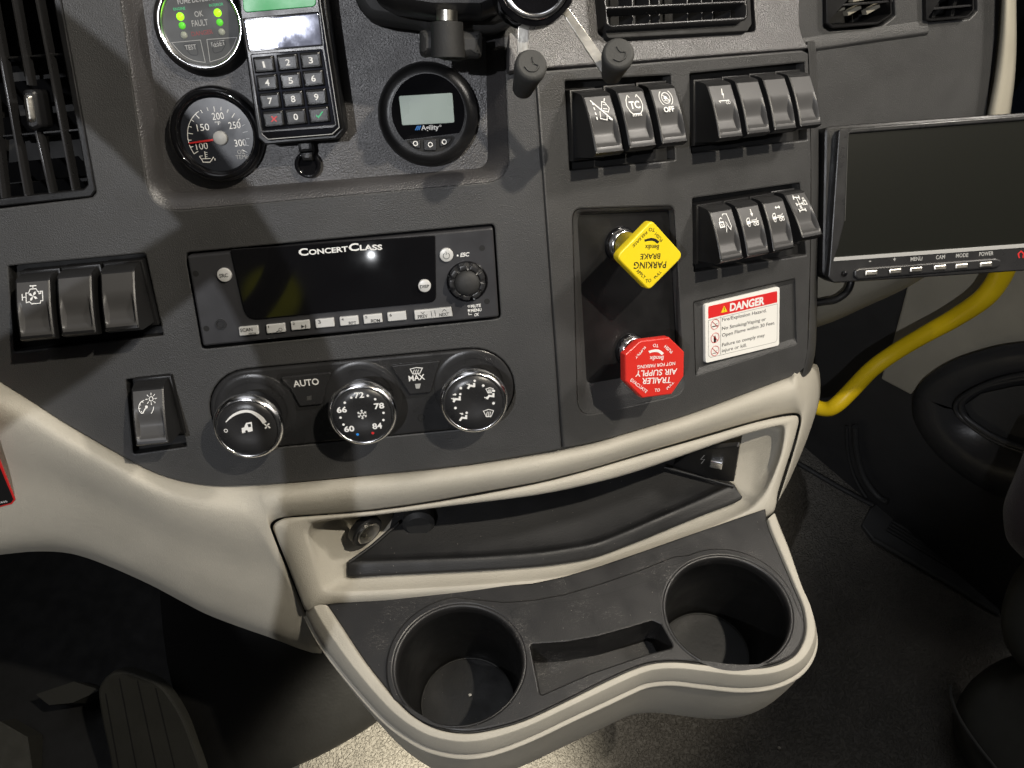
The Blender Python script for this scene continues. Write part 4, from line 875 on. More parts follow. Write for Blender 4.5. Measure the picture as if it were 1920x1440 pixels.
for p0, p1 in (((-30, 112), (118, 101)), ((-30, 258), (152, 243))): mb = MB(); slatbar(t, mb, p0, p1, .0012, -.014, -.007); mb.build('cross_bar', 'black', t)
for k, y in enumerate((40, 85, 150, 215, 300, 340)):
    mb = MB(); p0, p1 = t.p(-20, y+8, -.022), t.p(150, y-8, -.022)
    mb.add([V3((p0.x, p0.y, -.020)), V3((p1.x, p1.y, -.020)), V3((p1.x, p1.y-.012, -.034)), V3((p0.x, p0.y-.012, -.034))], [(0, 1, 2, 3)]); mb.build('rear_vane', 'black', t, None)
mb = MB(); plate(mb, rp([lg(x, y, .004) for x, y in [(39, 168), (66, 166), (78, 238), (62, 246), (48, 238)]], .003), -.012, .004, .002); sl = mb.build('slider', 'black', t, 50)
mb = MB(); plate(mb, rp([lg(x, y, .005) for x, y in [(41, 177), (59, 175), (68, 229), (50, 232)]], .0028), .003, .0058, .0022); mb.build('slider_insert', 'steel', sl, 60)
# centre vent, proud of the tilted upper panel
t = T('air_vent', 'wide black air vent between the zinc arms and the right row', 'air vent', FT, (1270, 0), 0)
mb = MB(); o_ = [(1120, -90), (1131, 50), (1140, 72), (1402, 58), (1410, 45), (1402, -90)]
plate(mb, rp([lg(x, y, .004) for x, y in o_], [0, .001, .003, .002, .001, 0]), -.02, .004, .0006, [rp([lg(x, y, .004) for x, y in [(1126, -85), (1136, 46), (1146, 51), (1396, 38), (1402, 28), (1395, -85)]], .002)]); mb.build('housing', 'pit', t)
mb = MB(); plate(mb, rp([lg(x, y, .010) for x, y in [(1127, -90), (1137, 44), (1146, 51), (1396, 37), (1401, 28), (1396, -90)]], [0, .002, .003, .003, .002, 0]), .000, .010, .0006,
    [rp([lg(x, y, .010) for x, y in a_], .0018) for a_ in ([(1137, 17), (1398, 5), (1399, 31), (1143, 47)], [(1129, -85), (1394, -85), (1398, 0), (1136, 12)])]); mb.build('frame', 'satin', t)
for x in (1187, 1219, 1237, 1290, 1317, 1337, 1370):
    mb = MB(); slatbar(t, mb, (x-3, -60), (x, 48), .0009, -.018, -.003); mb.build('slat', 'satin', t)
# ------------------------------------------------------------------ brake valve knobs
def text_on(t, parent, items, m, n):
    mb = MB()
    for s, a, b_, hp in items: tx(t, mb, s, a, b_, hp, n, .02)
    return mb.build('lettering', m, parent, None)
def knob(name, label, base, face_px, m, radius, ink, items, logo):
    t = T(name, label, 'knob', FR, base, -.006); KN = .034
    t.p0 = t.p; t.p = lambda x, y, n=0: V3((*(FR.l(x, y, n)-t.g).xy, n-t.g.z))
    q = t.p(*base, -.006)
    mb = MB(); lathe(mb, [(.0118, 0), (.0116, .0022), (.0100, .003), (.0094, .0012)], q.xy, 48); mb.build('collar', 'gloss', t, 180)
    fc = t.p(*face_px, KN)
    mb = MB(); lathe(mb, [(.0104, .0006), (.0104, .004), (.0098, .0055), (.0088, .006)], q.xy, 40); mb.build('sleeve', 'chrome', t, 50)
    mb = MB(); lathe(mb, [(.0052, .001), (.0052, .016)], q.xy, 28); mb.build('shaft', 'chrome', t, 60)
    top = KN+.006
    cx_, cy_ = q.xy
    cx2, cy2 = fc.x, fc.y
    mb = MB(); loft(mb, [[V3((cx_+(cx2-cx_)*k+r*math.cos(2*math.pi*i/40), cy_+(cy2-cy_)*k+r*math.sin(2*math.pi*i/40), z_)) for i in range(40)] for r, z_, k in [(.0078, .006, 0), (.0088, .007, 0), (.0092, .020, .45), (.0110, .027, .8), (.0145, .0350, 1)]], cap0=True); mb.build('neck', m, t, 60)
    outline = [t.p(x, y, KN).xy for x, y in radius[0]]
    mb = MB(); o2 = rp(outline, radius[1], 6); plate(mb, o2, top-.0052, top, .0009)
    o3 = clean(o2); o3 = o3 if area(o3) > 0 else o3[::-1]; loft(mb, [[V3((*p_, top-.0060)) for p_ in offset(o3, .0012)], [V3((*p_, top-.0052)) for p_ in o3]], cap0=True)
    hd = mb.build('head', m, t, 50)
    mb = MB()
    for s, a, b_, hp in items:
        p0, p1 = t.p(*a, KN), t.p(*b_, KN); text(mb, s, p0, p1, hp*(p1-p0).length/math.hypot(b_[0]-a[0], b_[1]-a[1]), top+.0001, .012)
    lx, ly = logo
    for P_ in (sm([(lx+14, ly-3), (lx+6, ly-9), (lx-4, ly-10), (lx-15, ly-7)], 3)+sm([(lx-13, ly-3), (lx-4, ly-5), (lx+4, ly-4), (lx+10, ly+1)], 3),):
        fill(mb, [t.p(x, y, KN).xy for x, y in P_], top+.00012)
    mb.build('lettering', ink, hd, None)
    return t
z8 = lambda x, y: (1040+x/2.769, 340+y/2.769)
knob('parking_brake_knob', 'yellow diamond-shaped parking brake knob with black lettering', (1162, 458), (1218, 479), 'yknob',
     ([z8(505, 200), z8(672, 385), z8(490, 568), z8(318, 393)], .0042), 'ink',
     [('PARKING', z8(580, 416), z8(412, 420), 10.5), ('BRAKE', z8(549, 374), z8(446, 377), 8.5), ('Bendix', z8(542, 330), z8(470, 330), 7.5),
      ('PUSH', z8(562, 302), z8(528, 264), 5.5), ('TO', z8(522, 244), z8(490, 240), 5.5), ('RELEASE', z8(475, 258), z8(402, 333), 5.5),
      ('PULL', z8(521, 508), z8(556, 472), 5.5), ('TO', z8(471, 526), z8(501, 522), 5.5), ('APPLY', z8(421, 468), z8(465, 508), 5.5)], z8(505, 322))
knob('air_supply_knob', 'red octagonal trailer air supply knob with white lettering', (1180, 655), (1228, 690), 'rknob',
     ([z8(445, 828), z8(597, 810), z8(674, 885), z8(672, 1012), z8(608, 1107), z8(455, 1127), z8(368, 1040), z8(366, 900)], .0010), 'white',
     [('TRAILER', z8(606, 1016), z8(455, 1022), 9.5), ('AIR SUPPLY', z8(636, 972), z8(421, 984), 9.5), ('NOT FOR PARKING', z8(626, 936), z8(430, 956), 5.5), ('Bendix', z8(566, 906), z8(494, 908), 7),
      ('PUSH', z8(613, 882), z8(577, 848), 5), ('TO', z8(540, 845), z8(512, 843), 5), ('SUPPLY', z8(468, 855), z8(416, 915), 5),
      ('PULL', z8(585, 1082), z8(620, 1046), 5), ('TO', z8(517, 1092), z8(545, 1091), 5), ('EVACUATE', z8(391, 1036), z8(474, 1100), 5)], z8(528, 900))
# ------------------------------------------------------------------ danger label
t = T('danger_label', 'white danger label with red header about smoking and open flame', 'label', FR, (1392, 610), -.0022)
t.p = lambda x, y, n=0: V3((*(FR.l(x, y, n)-t.g).xy, n-t.g.z))
ns = .0005; zt_ = ns-t.g.z
Q = lambda P_: [t.p(*z8(*a), ns).xy for a in P_]
mb = MB(); plate(mb, rp(Q([(781, 640), (1169, 547), (1166, 852), (784, 945)]), .0022), .0001, zt_, .0003); mb.build('backing', 'label', t)
mb = MB(); fill(mb, rp(Q([(797, 649), (1155, 569), (1155, 628), (797, 713)]), [.0012, .0012, 0, 0]), zt_+.0001); mb.build('header', 'labelred', t, None)
mb = MB(); text(mb, 'DANGER', t.p(*z8(908, 674), ns), t.p(*z8(1088, 636), ns), .0058, zt_+.0002, .04); mb.build('header_lettering', 'white', t, None)
mb = MB(); fill(mb, Q([(862, 683), (896, 676), (879, 646)]), zt_+.00015); mb.build('warning_triangle', 'yknob', t, None)
mb = MB(); ribbon(mb, Q([(879, 654), (880, 669)]), .0005, zt_+.0002); ribbon(mb, Q([(880, 673), (880, 676)]), .0005, zt_+.0002)
for s, a, b_ in (('Fire/Explosion Hazard.', (868, 728), (1099, 678)), ('No Smoking/Vaping or', (868, 773), (1096, 722)), ('Open Flame within 30 Feet.', (868, 808), (1142, 741)), ('Failure to comply may', (868, 858), (1090, 805)), ('injure or kill.', (868, 888), (996, 857))):
    p0, p1 = t.p(*z8(*a), ns), t.p(*z8(*b_), ns); text(mb, s, p0, p1, .0027, zt_+.0001, .006)
ribbon(mb, Q([(798, 722), (1156, 636), (1154, 822), (1146, 834), (810, 914), (799, 906)]), .0002, zt_+.0001, True); ribbon(mb, Q([(862, 700), (861, 898)]), .0002, zt_+.00012)
for (x, y) in ((832, 752), (832, 822), (832, 892)):
    if y == 822: fill(mb, Q([(826, 838), (838, 836), (838, 812), (832, 798), (826, 812)]), zt_+.0001)
    else: ribbon(mb, Q([(x-16, y+4), (x+14, y-4)]), .0007 if y == 752 else .0004, zt_+.0001); ribbon(mb, Q([(x-4, y-14), (x+4, y-10), (x+12, y-16)]), .0003, zt_+.00012)
mb.build('lettering', 'ink', t, None)
mb = MB()
for (x, y) in ((832, 742), (832, 812), (832, 880)):
    cc = t.p(*z8(x, y), ns).xy; ribbon(mb, circ(cc, .0037, 28), .0004, zt_+.00022, True); ribbon(mb, [(cc[0]-.0026, cc[1]+.0026), (cc[0]+.0026, cc[1]-.0026)], .0004, zt_+.00026)
mb.build('prohibition_sign', 'redp', t, None)
# red-bordered label at the left edge
FB = Fr(SS(0, 905, -.0030), FL.U, (FL.V*.93+FL.N*.36).normalized())
t = T('warning_label', 'black label with red border on the beige trim at left edge', 'label', FB, (-10, 910), 0)
mb = MB(); plate(mb, rp([t.p(x, y).xy for x, y in [(-60, 700), (0, 862), (29, 936), (23, 944), (-5, 951), (-80, 958)]], [0, .001, .0015, .001, 0, 0]), -.0003, .0006, .0002); mb.build('border', 'labelred', t)
mb = MB(); plate(mb, rp([t.p(x, y).xy for x, y in [(-60, 706), (-3, 866), (26, 935), (21, 941.5), (-5, 948), (-80, 955)]], [0, .001, .0012, .001, 0, 0]), .0004, .0008, .0001); mb.build('face', 'ink', t)
mb = MB(); tx(t, mb, '1635', (0, 944), (15, 941), 5, .0008); mb.build('lettering', 'white', t, None)
# ------------------------------------------------------------------ cup holder console
CH = T('cup_holder', 'beige console shelf with two deep black cup wells and a small pocket', 'cup holder', world=(.045, .16, -.53))
cw = lambda v: V3(v)-CH.g
blk = [(614, 1136), (639, 1173), (687, 1245), (745, 1316), (784, 1350), (824, 1369), (871, 1376), (916, 1371), (982, 1353), (1060, 1317), (1130, 1282), (1183, 1258), (1222, 1246), (1266, 1243), (1321, 1248), (1380, 1255), (1440, 1252), (1483, 1235), (1503, 1208), (1510, 1178), (1505, 1140), (1489, 1101), (1467, 1049), (1446, 1000), (1438, 976)]
grv = [(574, 1152), (600, 1202), (652, 1271), (718, 1345), (770, 1385), (815, 1406), (871, 1415), (925, 1408), (995, 1382), (1075, 1344), (1140, 1314), (1180, 1295), (1215, 1281), (1263, 1277), (1325, 1284), (1390, 1290), (1450, 1284), (1496, 1263), (1521, 1232), (1529, 1196), (1519, 1155), (1501, 1113), (1479, 1042), (1462, 998), (1452, 972)]
mb_ = [hz(x, y, TOPZ) for x, y in blk]; bo = [(v.x, v.y) for v in mb_]
bk_ = [hz(x, y, TOPZ) for x, y in [(1440, 966), (1370, 990), (1290, 1018), (1200, 1050), (1130, 1074), (1060, 1095), (1000, 1108), (900, 1115), (800, 1120), (700, 1126), (620, 1131)]]
outline = [tuple(q)[:2] for q in cr([V3((*p_, 0)) for p_ in bo], 4)] + [(v.x, v.y+.006) for v in bk_]
C1, C2 = (-.0270, .1660), (.1625, .1815); RX, RY = .0420, .0385
def ell(c, g, s, z=None, n=72):
    P_ = [(c[0]+(RX*s+g)*math.cos(2*math.pi*i/n), c[1]+(RY*s+g*.8)*math.sin(2*math.pi*i/n)+g*.25) for i in range(n)]
    return P_ if z is None else [V3((*p_, z)) for p_ in P_]
pk = [hz(x, y, TOPZ) for x, y in [(993, 1210), (1060, 1206), (1122, 1195), (1175, 1180), (1222, 1166), (1238, 1173), (1262, 1216), (1214, 1228), (1160, 1246), (1107, 1264), (1012, 1306)]]
pko = rp([(v.x, v.y) for v in pk], .0025, 4)
loc2 = lambda P_: [(x-CH.g.x, y-CH.g.y) for x, y in P_]
ledge = [hz(x, y, TOPZ) for x, y in [(961, 1160), (961, 1146), (1000, 1135), (1092, 1126), (1160, 1110), (1222, 1089), (1229, 1090), (1232, 1113)]]
eng = cr([V3((v.x, v.y, 0)) for v in ledge], 3)
mb = plate(MB(), loc2(outline), -.004, 0, .0012, [loc2(ell(C1, .0040, 1)), loc2(ell(C2, .0040, 1)), loc2(pko)]); mb.build('top_plate', 'cup', CH)
def arc_e(c, g_, a0, a1, n=26): return [(c[0]+(RX+g_)*math.cos(math.radians(a0+(a1-a0)*i/n)), c[1]+(RY+g_)*math.sin(math.radians(a0+(a1-a0)*i/n))+g_*.15) for i in range(n+1)]
HR = .0026
front = [tuple(q)[:2] for q in cr([V3((*p_, 0)) for p_ in bo], 4)]; front = front[16:81]
backl = [hz(x, y, TOPZ+HR) for x, y in [(945, 1128), (1000, 1124), (1060, 1113), (1130, 1092), (1200, 1068), (1262, 1043)]]
sur = arc_e(C1, .0075, 232, 90) + [(v.x, v.y) for v in backl] + arc_e(C2, .0075, 110, -22) + [tuple(q) for q in offset(front, 0)[::-1]]
fo = offset(front, .0012)[2:-2]; A1 = arc_e(C1, .0075, 205, 90); A2 = arc_e(C2, .0075, 110, 8)
near = lambda q: min(range(len(fo)), key=lambda i: (fo[i][0]-q[0])**2+(fo[i][1]-q[1])**2)
sur = A1 + [(v.x, v.y) for v in backl] + A2 + fo[near(A1[0])+1:near(A2[-1])][::-1]
SUR = loc2(sur)
mb = plate(MB(), SUR, 0, HR, .0011, [loc2(ell(C1, .0030, 1)), loc2(ell(C2, .0030, 1)), loc2(pko)]); mb.build('well_surround', 'cup', CH)
for c in (C1, C2):
    cc = loc2([c])[0]
    mb = MB(); loft(mb, [ell(cc, g_, 1, z_) for g_, z_ in ((.0040, HR-.0016), (.0034, HR-.0004), (.0022, HR-.0001), (.0010, HR-.0008), (.0002, -.0010), (0, -.005))]); mb.build('cup_rim', 'cup', CH, 180)
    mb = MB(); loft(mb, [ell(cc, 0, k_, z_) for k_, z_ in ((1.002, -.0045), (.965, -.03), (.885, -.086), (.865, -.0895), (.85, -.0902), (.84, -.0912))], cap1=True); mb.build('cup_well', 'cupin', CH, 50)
    mb = MB(); ribbon(mb, ell(cc, 0, .845), .0006, -.0900, True); mb.build('well_groove', 'greyrub', CH, None)
mb = MB(); l0 = loc2(pko); l0 = l0 if area(l0) > 0 else l0[::-1]
loft(mb, [[V3((*p_, z_)) for p_ in offset(l0, o_)] for o_, z_ in ((-.0002, HR-.0008), (.0004, -.003), (.0015, -.028), (.003, -.030))]); fill(mb, offset(l0, .0028), -.030); mb.build('pocket', 'cup', CH, 50)
mb = MB(); ribbon(mb, [((q.x-CH.g.x), (q.y-CH.g.y)) for q in eng], .0007, HR+.0002); mb.build('engraved_line', 'ink', CH, None)
# beige rim and body
def ringw(px, z, dx=0): return [hz(x, y, z) for x, y in px]
Ra = ringw(blk, TOPZ+.0002); Rg = ringw(grv, -.5465)
cc_ = V3((.045, .19, 0))
def shrink(r, k, z, dy=0):
    out = []
    for i, q in enumerate(r):
        a_, b_ = r[max(0, i-1)], r[min(len(r)-1, i+1)]; tt = (b_-a_); tt.z = 0; tt.normalize(); nn_ = V3((-tt.y, tt.x, 0))
        out.append(V3((q.x+nn_.x*k, q.y+nn_.y*k+dy, z)))
    return out
def mixw(A_, B_, k, z): return [V3((a.x*(1-k)+b.x*k, a.y*(1-k)+b.y*k, z)) for a, b in zip(A_, B_)]
rings = [mixw(Ra, Rg, -.12, -.536), Ra, mixw(Ra, Rg, .10, TOPZ+.0024), mixw(Ra, Rg, .45, TOPZ+.0016), mixw(Ra, Rg, .58, TOPZ+.0002), mixw(Ra, Rg, .90, TOPZ-.009), shrink(Rg, 0, -.5460), shrink(Rg, .0025, -.5468)]
mb = MB(); grid(mb, [[cw(q) for q in r] for r in rings], 4, 3); mb.build('rim', 'beige', CH, 60)
rings = [shrink(Rg, .006, -.5480), shrink(Rg, .0012, -.5476), shrink(Rg, -.0018, -.5482), shrink(Rg, -.0024, -.5500), shrink(Rg, -.0016, -.556), shrink(Rg, -.0016, -.590), shrink(Rg, .0, -.625), shrink(Rg, .004, -.645), shrink(Rg, .012, -.658), shrink(Rg, .028, -.664), shrink(Rg, .045, -.666)]
mb = MB(); grid(mb, [[cw(q) for q in r] for r in rings], 4, 3); mb.build('body', 'beige', CH, 180)
# ------------------------------------------------------------------ passenger side
PU = V3((.992, .126, 0)).normalized(); PN0 = V3((.126, -.992, 0)).normalized(); PV = (V3((0, 0, 1))*.9 - PN0*.436).normalized()
FPD = Fr(FR.w(1532, 300, 0)+V3((0, .045, -.01)), PU, PV)
t = T('passenger_dash', 'plain charcoal passenger side dash with beige lower edge', 'dashboard', FPD, (1650, 150), 0)
pq = lambda x, y, n=0: t.p(x, y, n)
v1 = [(1543, -90), (1545, 52), (1556, 58), (1650, 52), (1679, 30), (1672, -90)]; v2 = [(1731, -90), (1733, 42), (1818, 36), (1833, 20), (1830, -90)]
mb = MB(); o_ = [(1480, -150), (1872, -150), (1866, 70), (1858, 140), (1848, 225), (1835, 300), (1700, 320), (1480, 327)]
plate(mb, [pq(x, y).xy for x, y in o_], -.01, 0, .001, [rp([pq(x, y).xy for x, y in v1], .002), rp([pq(x, y).xy for x, y in v2], .002)]); mb.build('dash_face', 'panel', t)
# raised shelf above the crease
mb = MB(); grid(mb, [[V3((*pq(x, y).xy, n)) for x, y in ((1490, 97+dy), (1570, 86+dy), (1650, 74+dy), (1738, 62+dy))] for dy, n in ((4, .0003), (0, .0015), (-4, .0018), (-24, .0002))], 2, 2); mb.build('crease', 'panel', t, 180)
mb = MB()
for P_ in (v1, v2):
    l_ = clean([pq(x, y).xy for x, y in P_]); l_ = l_ if area(l_) > 0 else l_[::-1]; loft(mb, [[V3((*a_, -.002)) for a_ in l_], [V3((*a_, -.04)) for a_ in l_]], flip=True); fill(mb, l_, -.04)
mb.build('vent_duct', 'pit', t)
# beige lower dash
mb = MB(); grid(mb, [[P3 for P3 in [V3((*pq(x, y, n).xy, n)) for x, y in row]] for row, n in (
    ([(1490, 318), (1560, 322), (1650, 318), (1760, 305), (1900, 290)], -.002), ([(1490, 334), (1560, 334), (1650, 330), (1760, 318), (1900, 300)], .012), ([(1490, 450), (1560, 450), (1650, 440), (1760, 420), (1900, 400)], .016),
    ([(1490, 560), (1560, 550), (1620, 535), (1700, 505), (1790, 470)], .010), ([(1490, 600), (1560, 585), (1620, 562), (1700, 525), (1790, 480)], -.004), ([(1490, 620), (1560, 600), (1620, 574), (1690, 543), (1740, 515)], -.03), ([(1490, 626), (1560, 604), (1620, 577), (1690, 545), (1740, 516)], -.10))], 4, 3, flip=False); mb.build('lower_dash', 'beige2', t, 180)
# small vents
def lattice(P_, label, bars, verts_, mcol):
    v = T('air_vent', label, 'air vent', FPD, P_[2], 0)
    mb = MB(); l_ = rp([(pq(x, y, .003)+t.g-v.g).xy for x, y in P_], .001); i_ = clean(l_); i_ = i_ if area(i_) > 0 else i_[::-1]
    plate(mb, l_, -.02, .004, .0008, [offset(i_, .0016)]); mb.build('frame', 'black', v)
    vv = lambda x, y, n: (FPD.l(x, y, n)-v.g)
    for a, b_ in bars:
        mb = MB(); slatbar(v, mb, a, b_, .0014, -.003, .003); mb.build('slat', 'satin', v)
    mb = MB()
    for a, b_ in verts_: slatbar(v, mb, a, b_, .0030, -.010, -.004)
    mb.build('rear_vanes', mcol, v)
lattice([(1546, -90), (1548, 44), (1560, 53), (1645, 46), (1672, 28), (1668, -90)], 'black air vent with pale inner vanes on the passenger dash', [((1550, 12), (1675, 2)), ((1550, -12), (1675, -22))], [((1552, 24), (1585, 14)), ((1590, 26), (1615, 12)), ((1625, 24), (1650, 10)), ((1556, 2), (1590, -6)), ((1600, 0), (1640, -8))], 'beige2')
lattice([(1733, -90), (1735, 38), (1745, 40), (1812, 34), (1826, 20), (1822, -90)], 'black air vent beside the beige pillar, rightmost of the vents', [((1735, 18), (1825, 10)), ((1735, -6), (1825, -12))], [((1750, 34), (1770, -30)), ((1785, 32), (1800, -30))], 'black')
# pillar strip and dark window beyond
mb = MB(); A_ = [(1878, -90), (1877, 0), (1872, 80), (1863, 150), (1848, 230), (1838, 300)]; B_ = [(1904, -90), (1903, 0), (1903, 80), (1899, 150), (1888, 230), (1876, 300)]
tp = T('pillar', 'beige windscreen pillar strip at the upper right', 'pillar', FPD, (1880, 100), 0)
mb = MB(); rws = []
for k, n in ((-.1, -.03), (0, .0), (.2, .008), (.55, .010), (.85, .005), (1, -.004), (1.1, -.05)):
    rws.append([V3((*(FPD.l(a[0]+(b_[0]-a[0])*k, a[1]+(b_[1]-a[1])*k, n)-tp.g).xy, n)) for a, b_ in zip(A_, B_)])
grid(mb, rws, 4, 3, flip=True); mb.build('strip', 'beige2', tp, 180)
FW = Fr((.9, .9, 0), (.55, -.83, 0), (0, 0, 1))
mb = MB(); mb.add([V3((.62, .70, -.6)), V3((1.4, .55, -.6)), V3((1.4, .55, .5)), V3((.62, .70, .5))], [(0, 1, 2, 3)]); o = mb.build('window', 'night', None, None); tag(o, 'dark side window glass beyond the beige pillar', 'window')
# ---- monitor
Dh = V3((1, -.0625, -.045)).normalized(); Dv = V3((.073, 1, .232)); Dv = (Dv-Dh*Dv.dot(Dh)).normalized()
FM = Fr(ray(1600, 380)*.575, to_world(Dh), -to_world(Dv))
t = T('monitor', 'black rear view monitor with dark screen and a row of silver keys', 'monitor', FM, (1740, 380), 0)
t.p = lambda x, y, n=0: V3((*(FM.l(x, y, n)-t.g).xy, n-t.g.z))
xy = lambda P_, n=0: [t.p(x, y, n).xy for x, y in P_]
mb = MB(); plate(mb, rp(xy([(1546, 238), (1590, 234), (2060, 201), (2080, 500), (1920, 508), (1566, 531), (1541, 516)], -.008), [.004, .001, 0, 0, 0, .003, .006]), -.030, -.008, .002); mb.build('rear_shell', 'black', t)
outer = rp(xy([(1573, 243), (1590, 241), (2060, 206), (2075, 497), (1920, 507), (1563, 530), (1553, 520), (1556, 492)]), [.002, .003, 0, 0, 0, .002, .003, .001])
scr = rp(xy([(1592, 250), (2050, 215), (2065, 452), (1563, 488), (1572, 463), (1584, 414)]), .0015)
mb = MB(); plate(mb, outer, -.008, 0, .0008, [scr]); mb.build('bezel', 'satin', t)
mb = MB(); fill(mb, xy([(1580, 246), (2055, 211), (2068, 455), (1560, 490)], -.002), -.002); mb.build('screen', 'mon', t)
mb = MB(); ribbon(mb, [tuple(a) for a in xy([(1584, 414), (1590, 250), (1597, 243.5), (1920, 218.5), (2040, 209)])], .0005, .0003); mb.build('edge_trim', 'greyrub', t, None)
mb = MB(); plate(mb, xy([(1564, 483), (2060, 447), (2060, 454), (1562, 490)]), -.002, .0006, .0003); mb.build('trim_strip', 'greyp', t)
mb = MB(); plate(mb, rp(xy([(1602, 507), (1612, 503), (1868, 484), (1878, 488), (1876, 500), (1864, 503), (1610, 524), (1602, 519)], .002), .0022), 0, .0022, .0012); pod = mb.build('key_bar', 'satin', t)
for x, y in ((1634, 511.5), (1679, 508.5), (1718, 505.5), (1763, 501.5), (1803, 499), (1849, 496)):
    mb = MB(); plate(mb, rp(xy([(x-12, y-4), (x+12, y-6), (x+12, y+4.5), (x-12, y+6)], .003), .0012), .001, .0034, .0010); mb.build('key', 'steel', t)
mb = MB()
for s, x, y, w in (('-', 1631, 493, 4), ('+', 1677, 491, 5), ('MENU', 1718, 489.5, 22), ('CAM', 1763, 486, 17), ('MODE', 1803.5, 483, 23), ('POWER', 1849, 480, 27)):
    p0, p1 = t.p(x-w/2, y, 0), t.p(x+w/2, y-w*.07, 0); text(mb, s, p0, p1, .0030 if w > 6 else .004, .0002, .02)
mb.build('lettering', 'greyp', t, None)
mb = MB()
for k in (0, 12): ribbon(mb, xy([(1911+k, 484-k*.07), (1909+k, 476-k*.07), (1914+k, 471-k*.07), (1919+k, 475-k*.07), (1918+k, 484-k*.07)]), .0010, .0002+k*.00001)
mb.build('maker_mark', 'redp', t, None)
mb = MB(); lathe(mb, [(.0024, 0), (.0022, .0008), (.0012, .0014), (0, .0016)], t.p(1583, 513, 0).xy, 20); mb.build('sensor', 'gloss', t, 180)
for y in (350, 422, 452):
    mb = MB(); a_ = t.p(1552, y, -.02); tube(mb, [a_, a_+V3((-.0055, 0, 0)), a_+V3((-.0065, 0, 0))], [.0045, .0045, .003], 16); mb.build('side_knob', 'black', t, 50)
mb = MB(); plate(mb, rp(xy([(1530, 420), (1552, 415), (1552, 480), (1530, 486)], -.03), .001), -.05, -.02, .001); mb.build('bracket', 'black', t)
tc_ = T('cable', 'short black cable curving out from under the monitor', 'cable', FM, (1570, 555), -.02)
path = [FM.w(x, y, n)-tc_.o.matrix_world.translation for x, y, n in ((1599, 500, -.02), (1595, 530, -.02), (1587, 548, -.022), (1567, 562, -.026), (1545, 566, -.032), (1520, 570, -.04), (1500, 574, -.05))]
Ri = tc_.o.matrix_world.to_3x3().inverted(); mb = MB(); tube(mb, cr([Ri @ p_ for p_ in path], 4), .0030, 12); mb.build('cable_jacket', 'black', tc_, 60)
# ---- grab handle
gp = [(1900, 455, .84), (1885, 495, .86), (1868, 530, .88), (1841, 562, .90), (1787, 598, .94), (1733, 628, .97), (1679, 660, 1.0), (1635, 692, 1.02), (1600, 728, 1.04), (1572, 756, 1.05), (1552, 767, 1.06), (1527, 761, 1.07), (1490, 735, 1.08)]
gp = [(x, y, z_*.86) for x, y, z_ in gp]; P_ = [ray(x, y)*z_ for x, y, z_ in gp]; g0 = P_[6].copy(); wd = [21, 21, 20, 19, 17.5, 16, 15.5, 15.5, 15.5, 15, 14, 13.5, 13.5]
mb = MB(); pa = cr([p_-g0 for p_ in P_], 5); ra_ = [q.x for q in cr([V3((w_*z_[2]/FOC, 0, 0)) for w_, z_ in zip(wd, gp)], 5)]; tube(mb, pa, ra_, 20)
o = mb.build('grab_handle', 'ypipe', None, 60); o.location = g0; tag(o, 'bent yellow grab handle pipe behind the monitor', 'grab handle')
# ---- door
FA = hz(1635, 946, -1.05)
FD = Fr(FA, V3((.514, -.857, 0)).normalized(), (0, 0, 1))
t = T('door', 'dark passenger door with beige upper trim and oval speaker pocket', 'door', FD, (1635, 946), 0)
xy = lambda P_, n=0: [(FD.l(x, y, n)-t.g).xy for x, y in P_]
mb = MB(); plate(mb, xy([(1500, 500), (1960, 380), (2050, 1150), (1950, 1215), (1640, 948), (1480, 850)], 0), -.03, 0, .002); mb.build('door_skin', 'dfar', t)
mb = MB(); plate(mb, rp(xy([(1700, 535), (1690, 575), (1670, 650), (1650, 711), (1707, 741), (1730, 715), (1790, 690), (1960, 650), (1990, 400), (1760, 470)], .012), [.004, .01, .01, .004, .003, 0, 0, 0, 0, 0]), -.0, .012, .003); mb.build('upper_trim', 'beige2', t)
# oval bulge with pocket
def ov(P_, n): return [V3((*(FD.l(x, y, n)-t.g).xy, n)) for x, y in sm(P_, 4)]
e0 = [(1712, 744), (1714, 787), (1740, 834), (1787, 880), (1841, 916), (1900, 938), (1990, 950)]
e1 = [(1730, 745), (1733, 785), (1758, 828), (1800, 868), (1850, 898), (1905, 917), (1990, 925)]
e2 = [(1770, 765), (1775, 795), (1790, 820), (1820, 848), (1862, 870), (1910, 885), (1990, 890)]
e3 = [(1806, 770), (1810, 790), (1825, 806), (1850, 822), (1884, 835), (1920, 842), (1990, 845)]
u0 = [(1712, 744), (1733, 711), (1787, 676), (1863, 651), (1920, 642), (1990, 636)]
mb = MB(); loft(mb, [ov(e0, .0), ov(e0, .018), ov(e1, .030), ov(e2, .026), ov(e3, .010)], closed=False); mb.build('pocket_rim', 'dfar', t, 180)
u1 = [(1732, 748), (1750, 722), (1800, 695), (1866, 676), (1922, 668), (1990, 662)]; u2 = [(1800, 770), (1812, 748), (1845, 728), (1885, 716), (1930, 710), (1990, 706)]
mb = MB(); loft(mb, [ov(u0, .014), ov(u0, .026), ov(u1, .034), ov(u2, .018), ov([(1815, 775), (1830, 758), (1858, 742), (1892, 732), (1930, 727), (1990, 722)], .012)], closed=False, flip=True); mb.build('speaker_surround', 'dfar', t, 180)
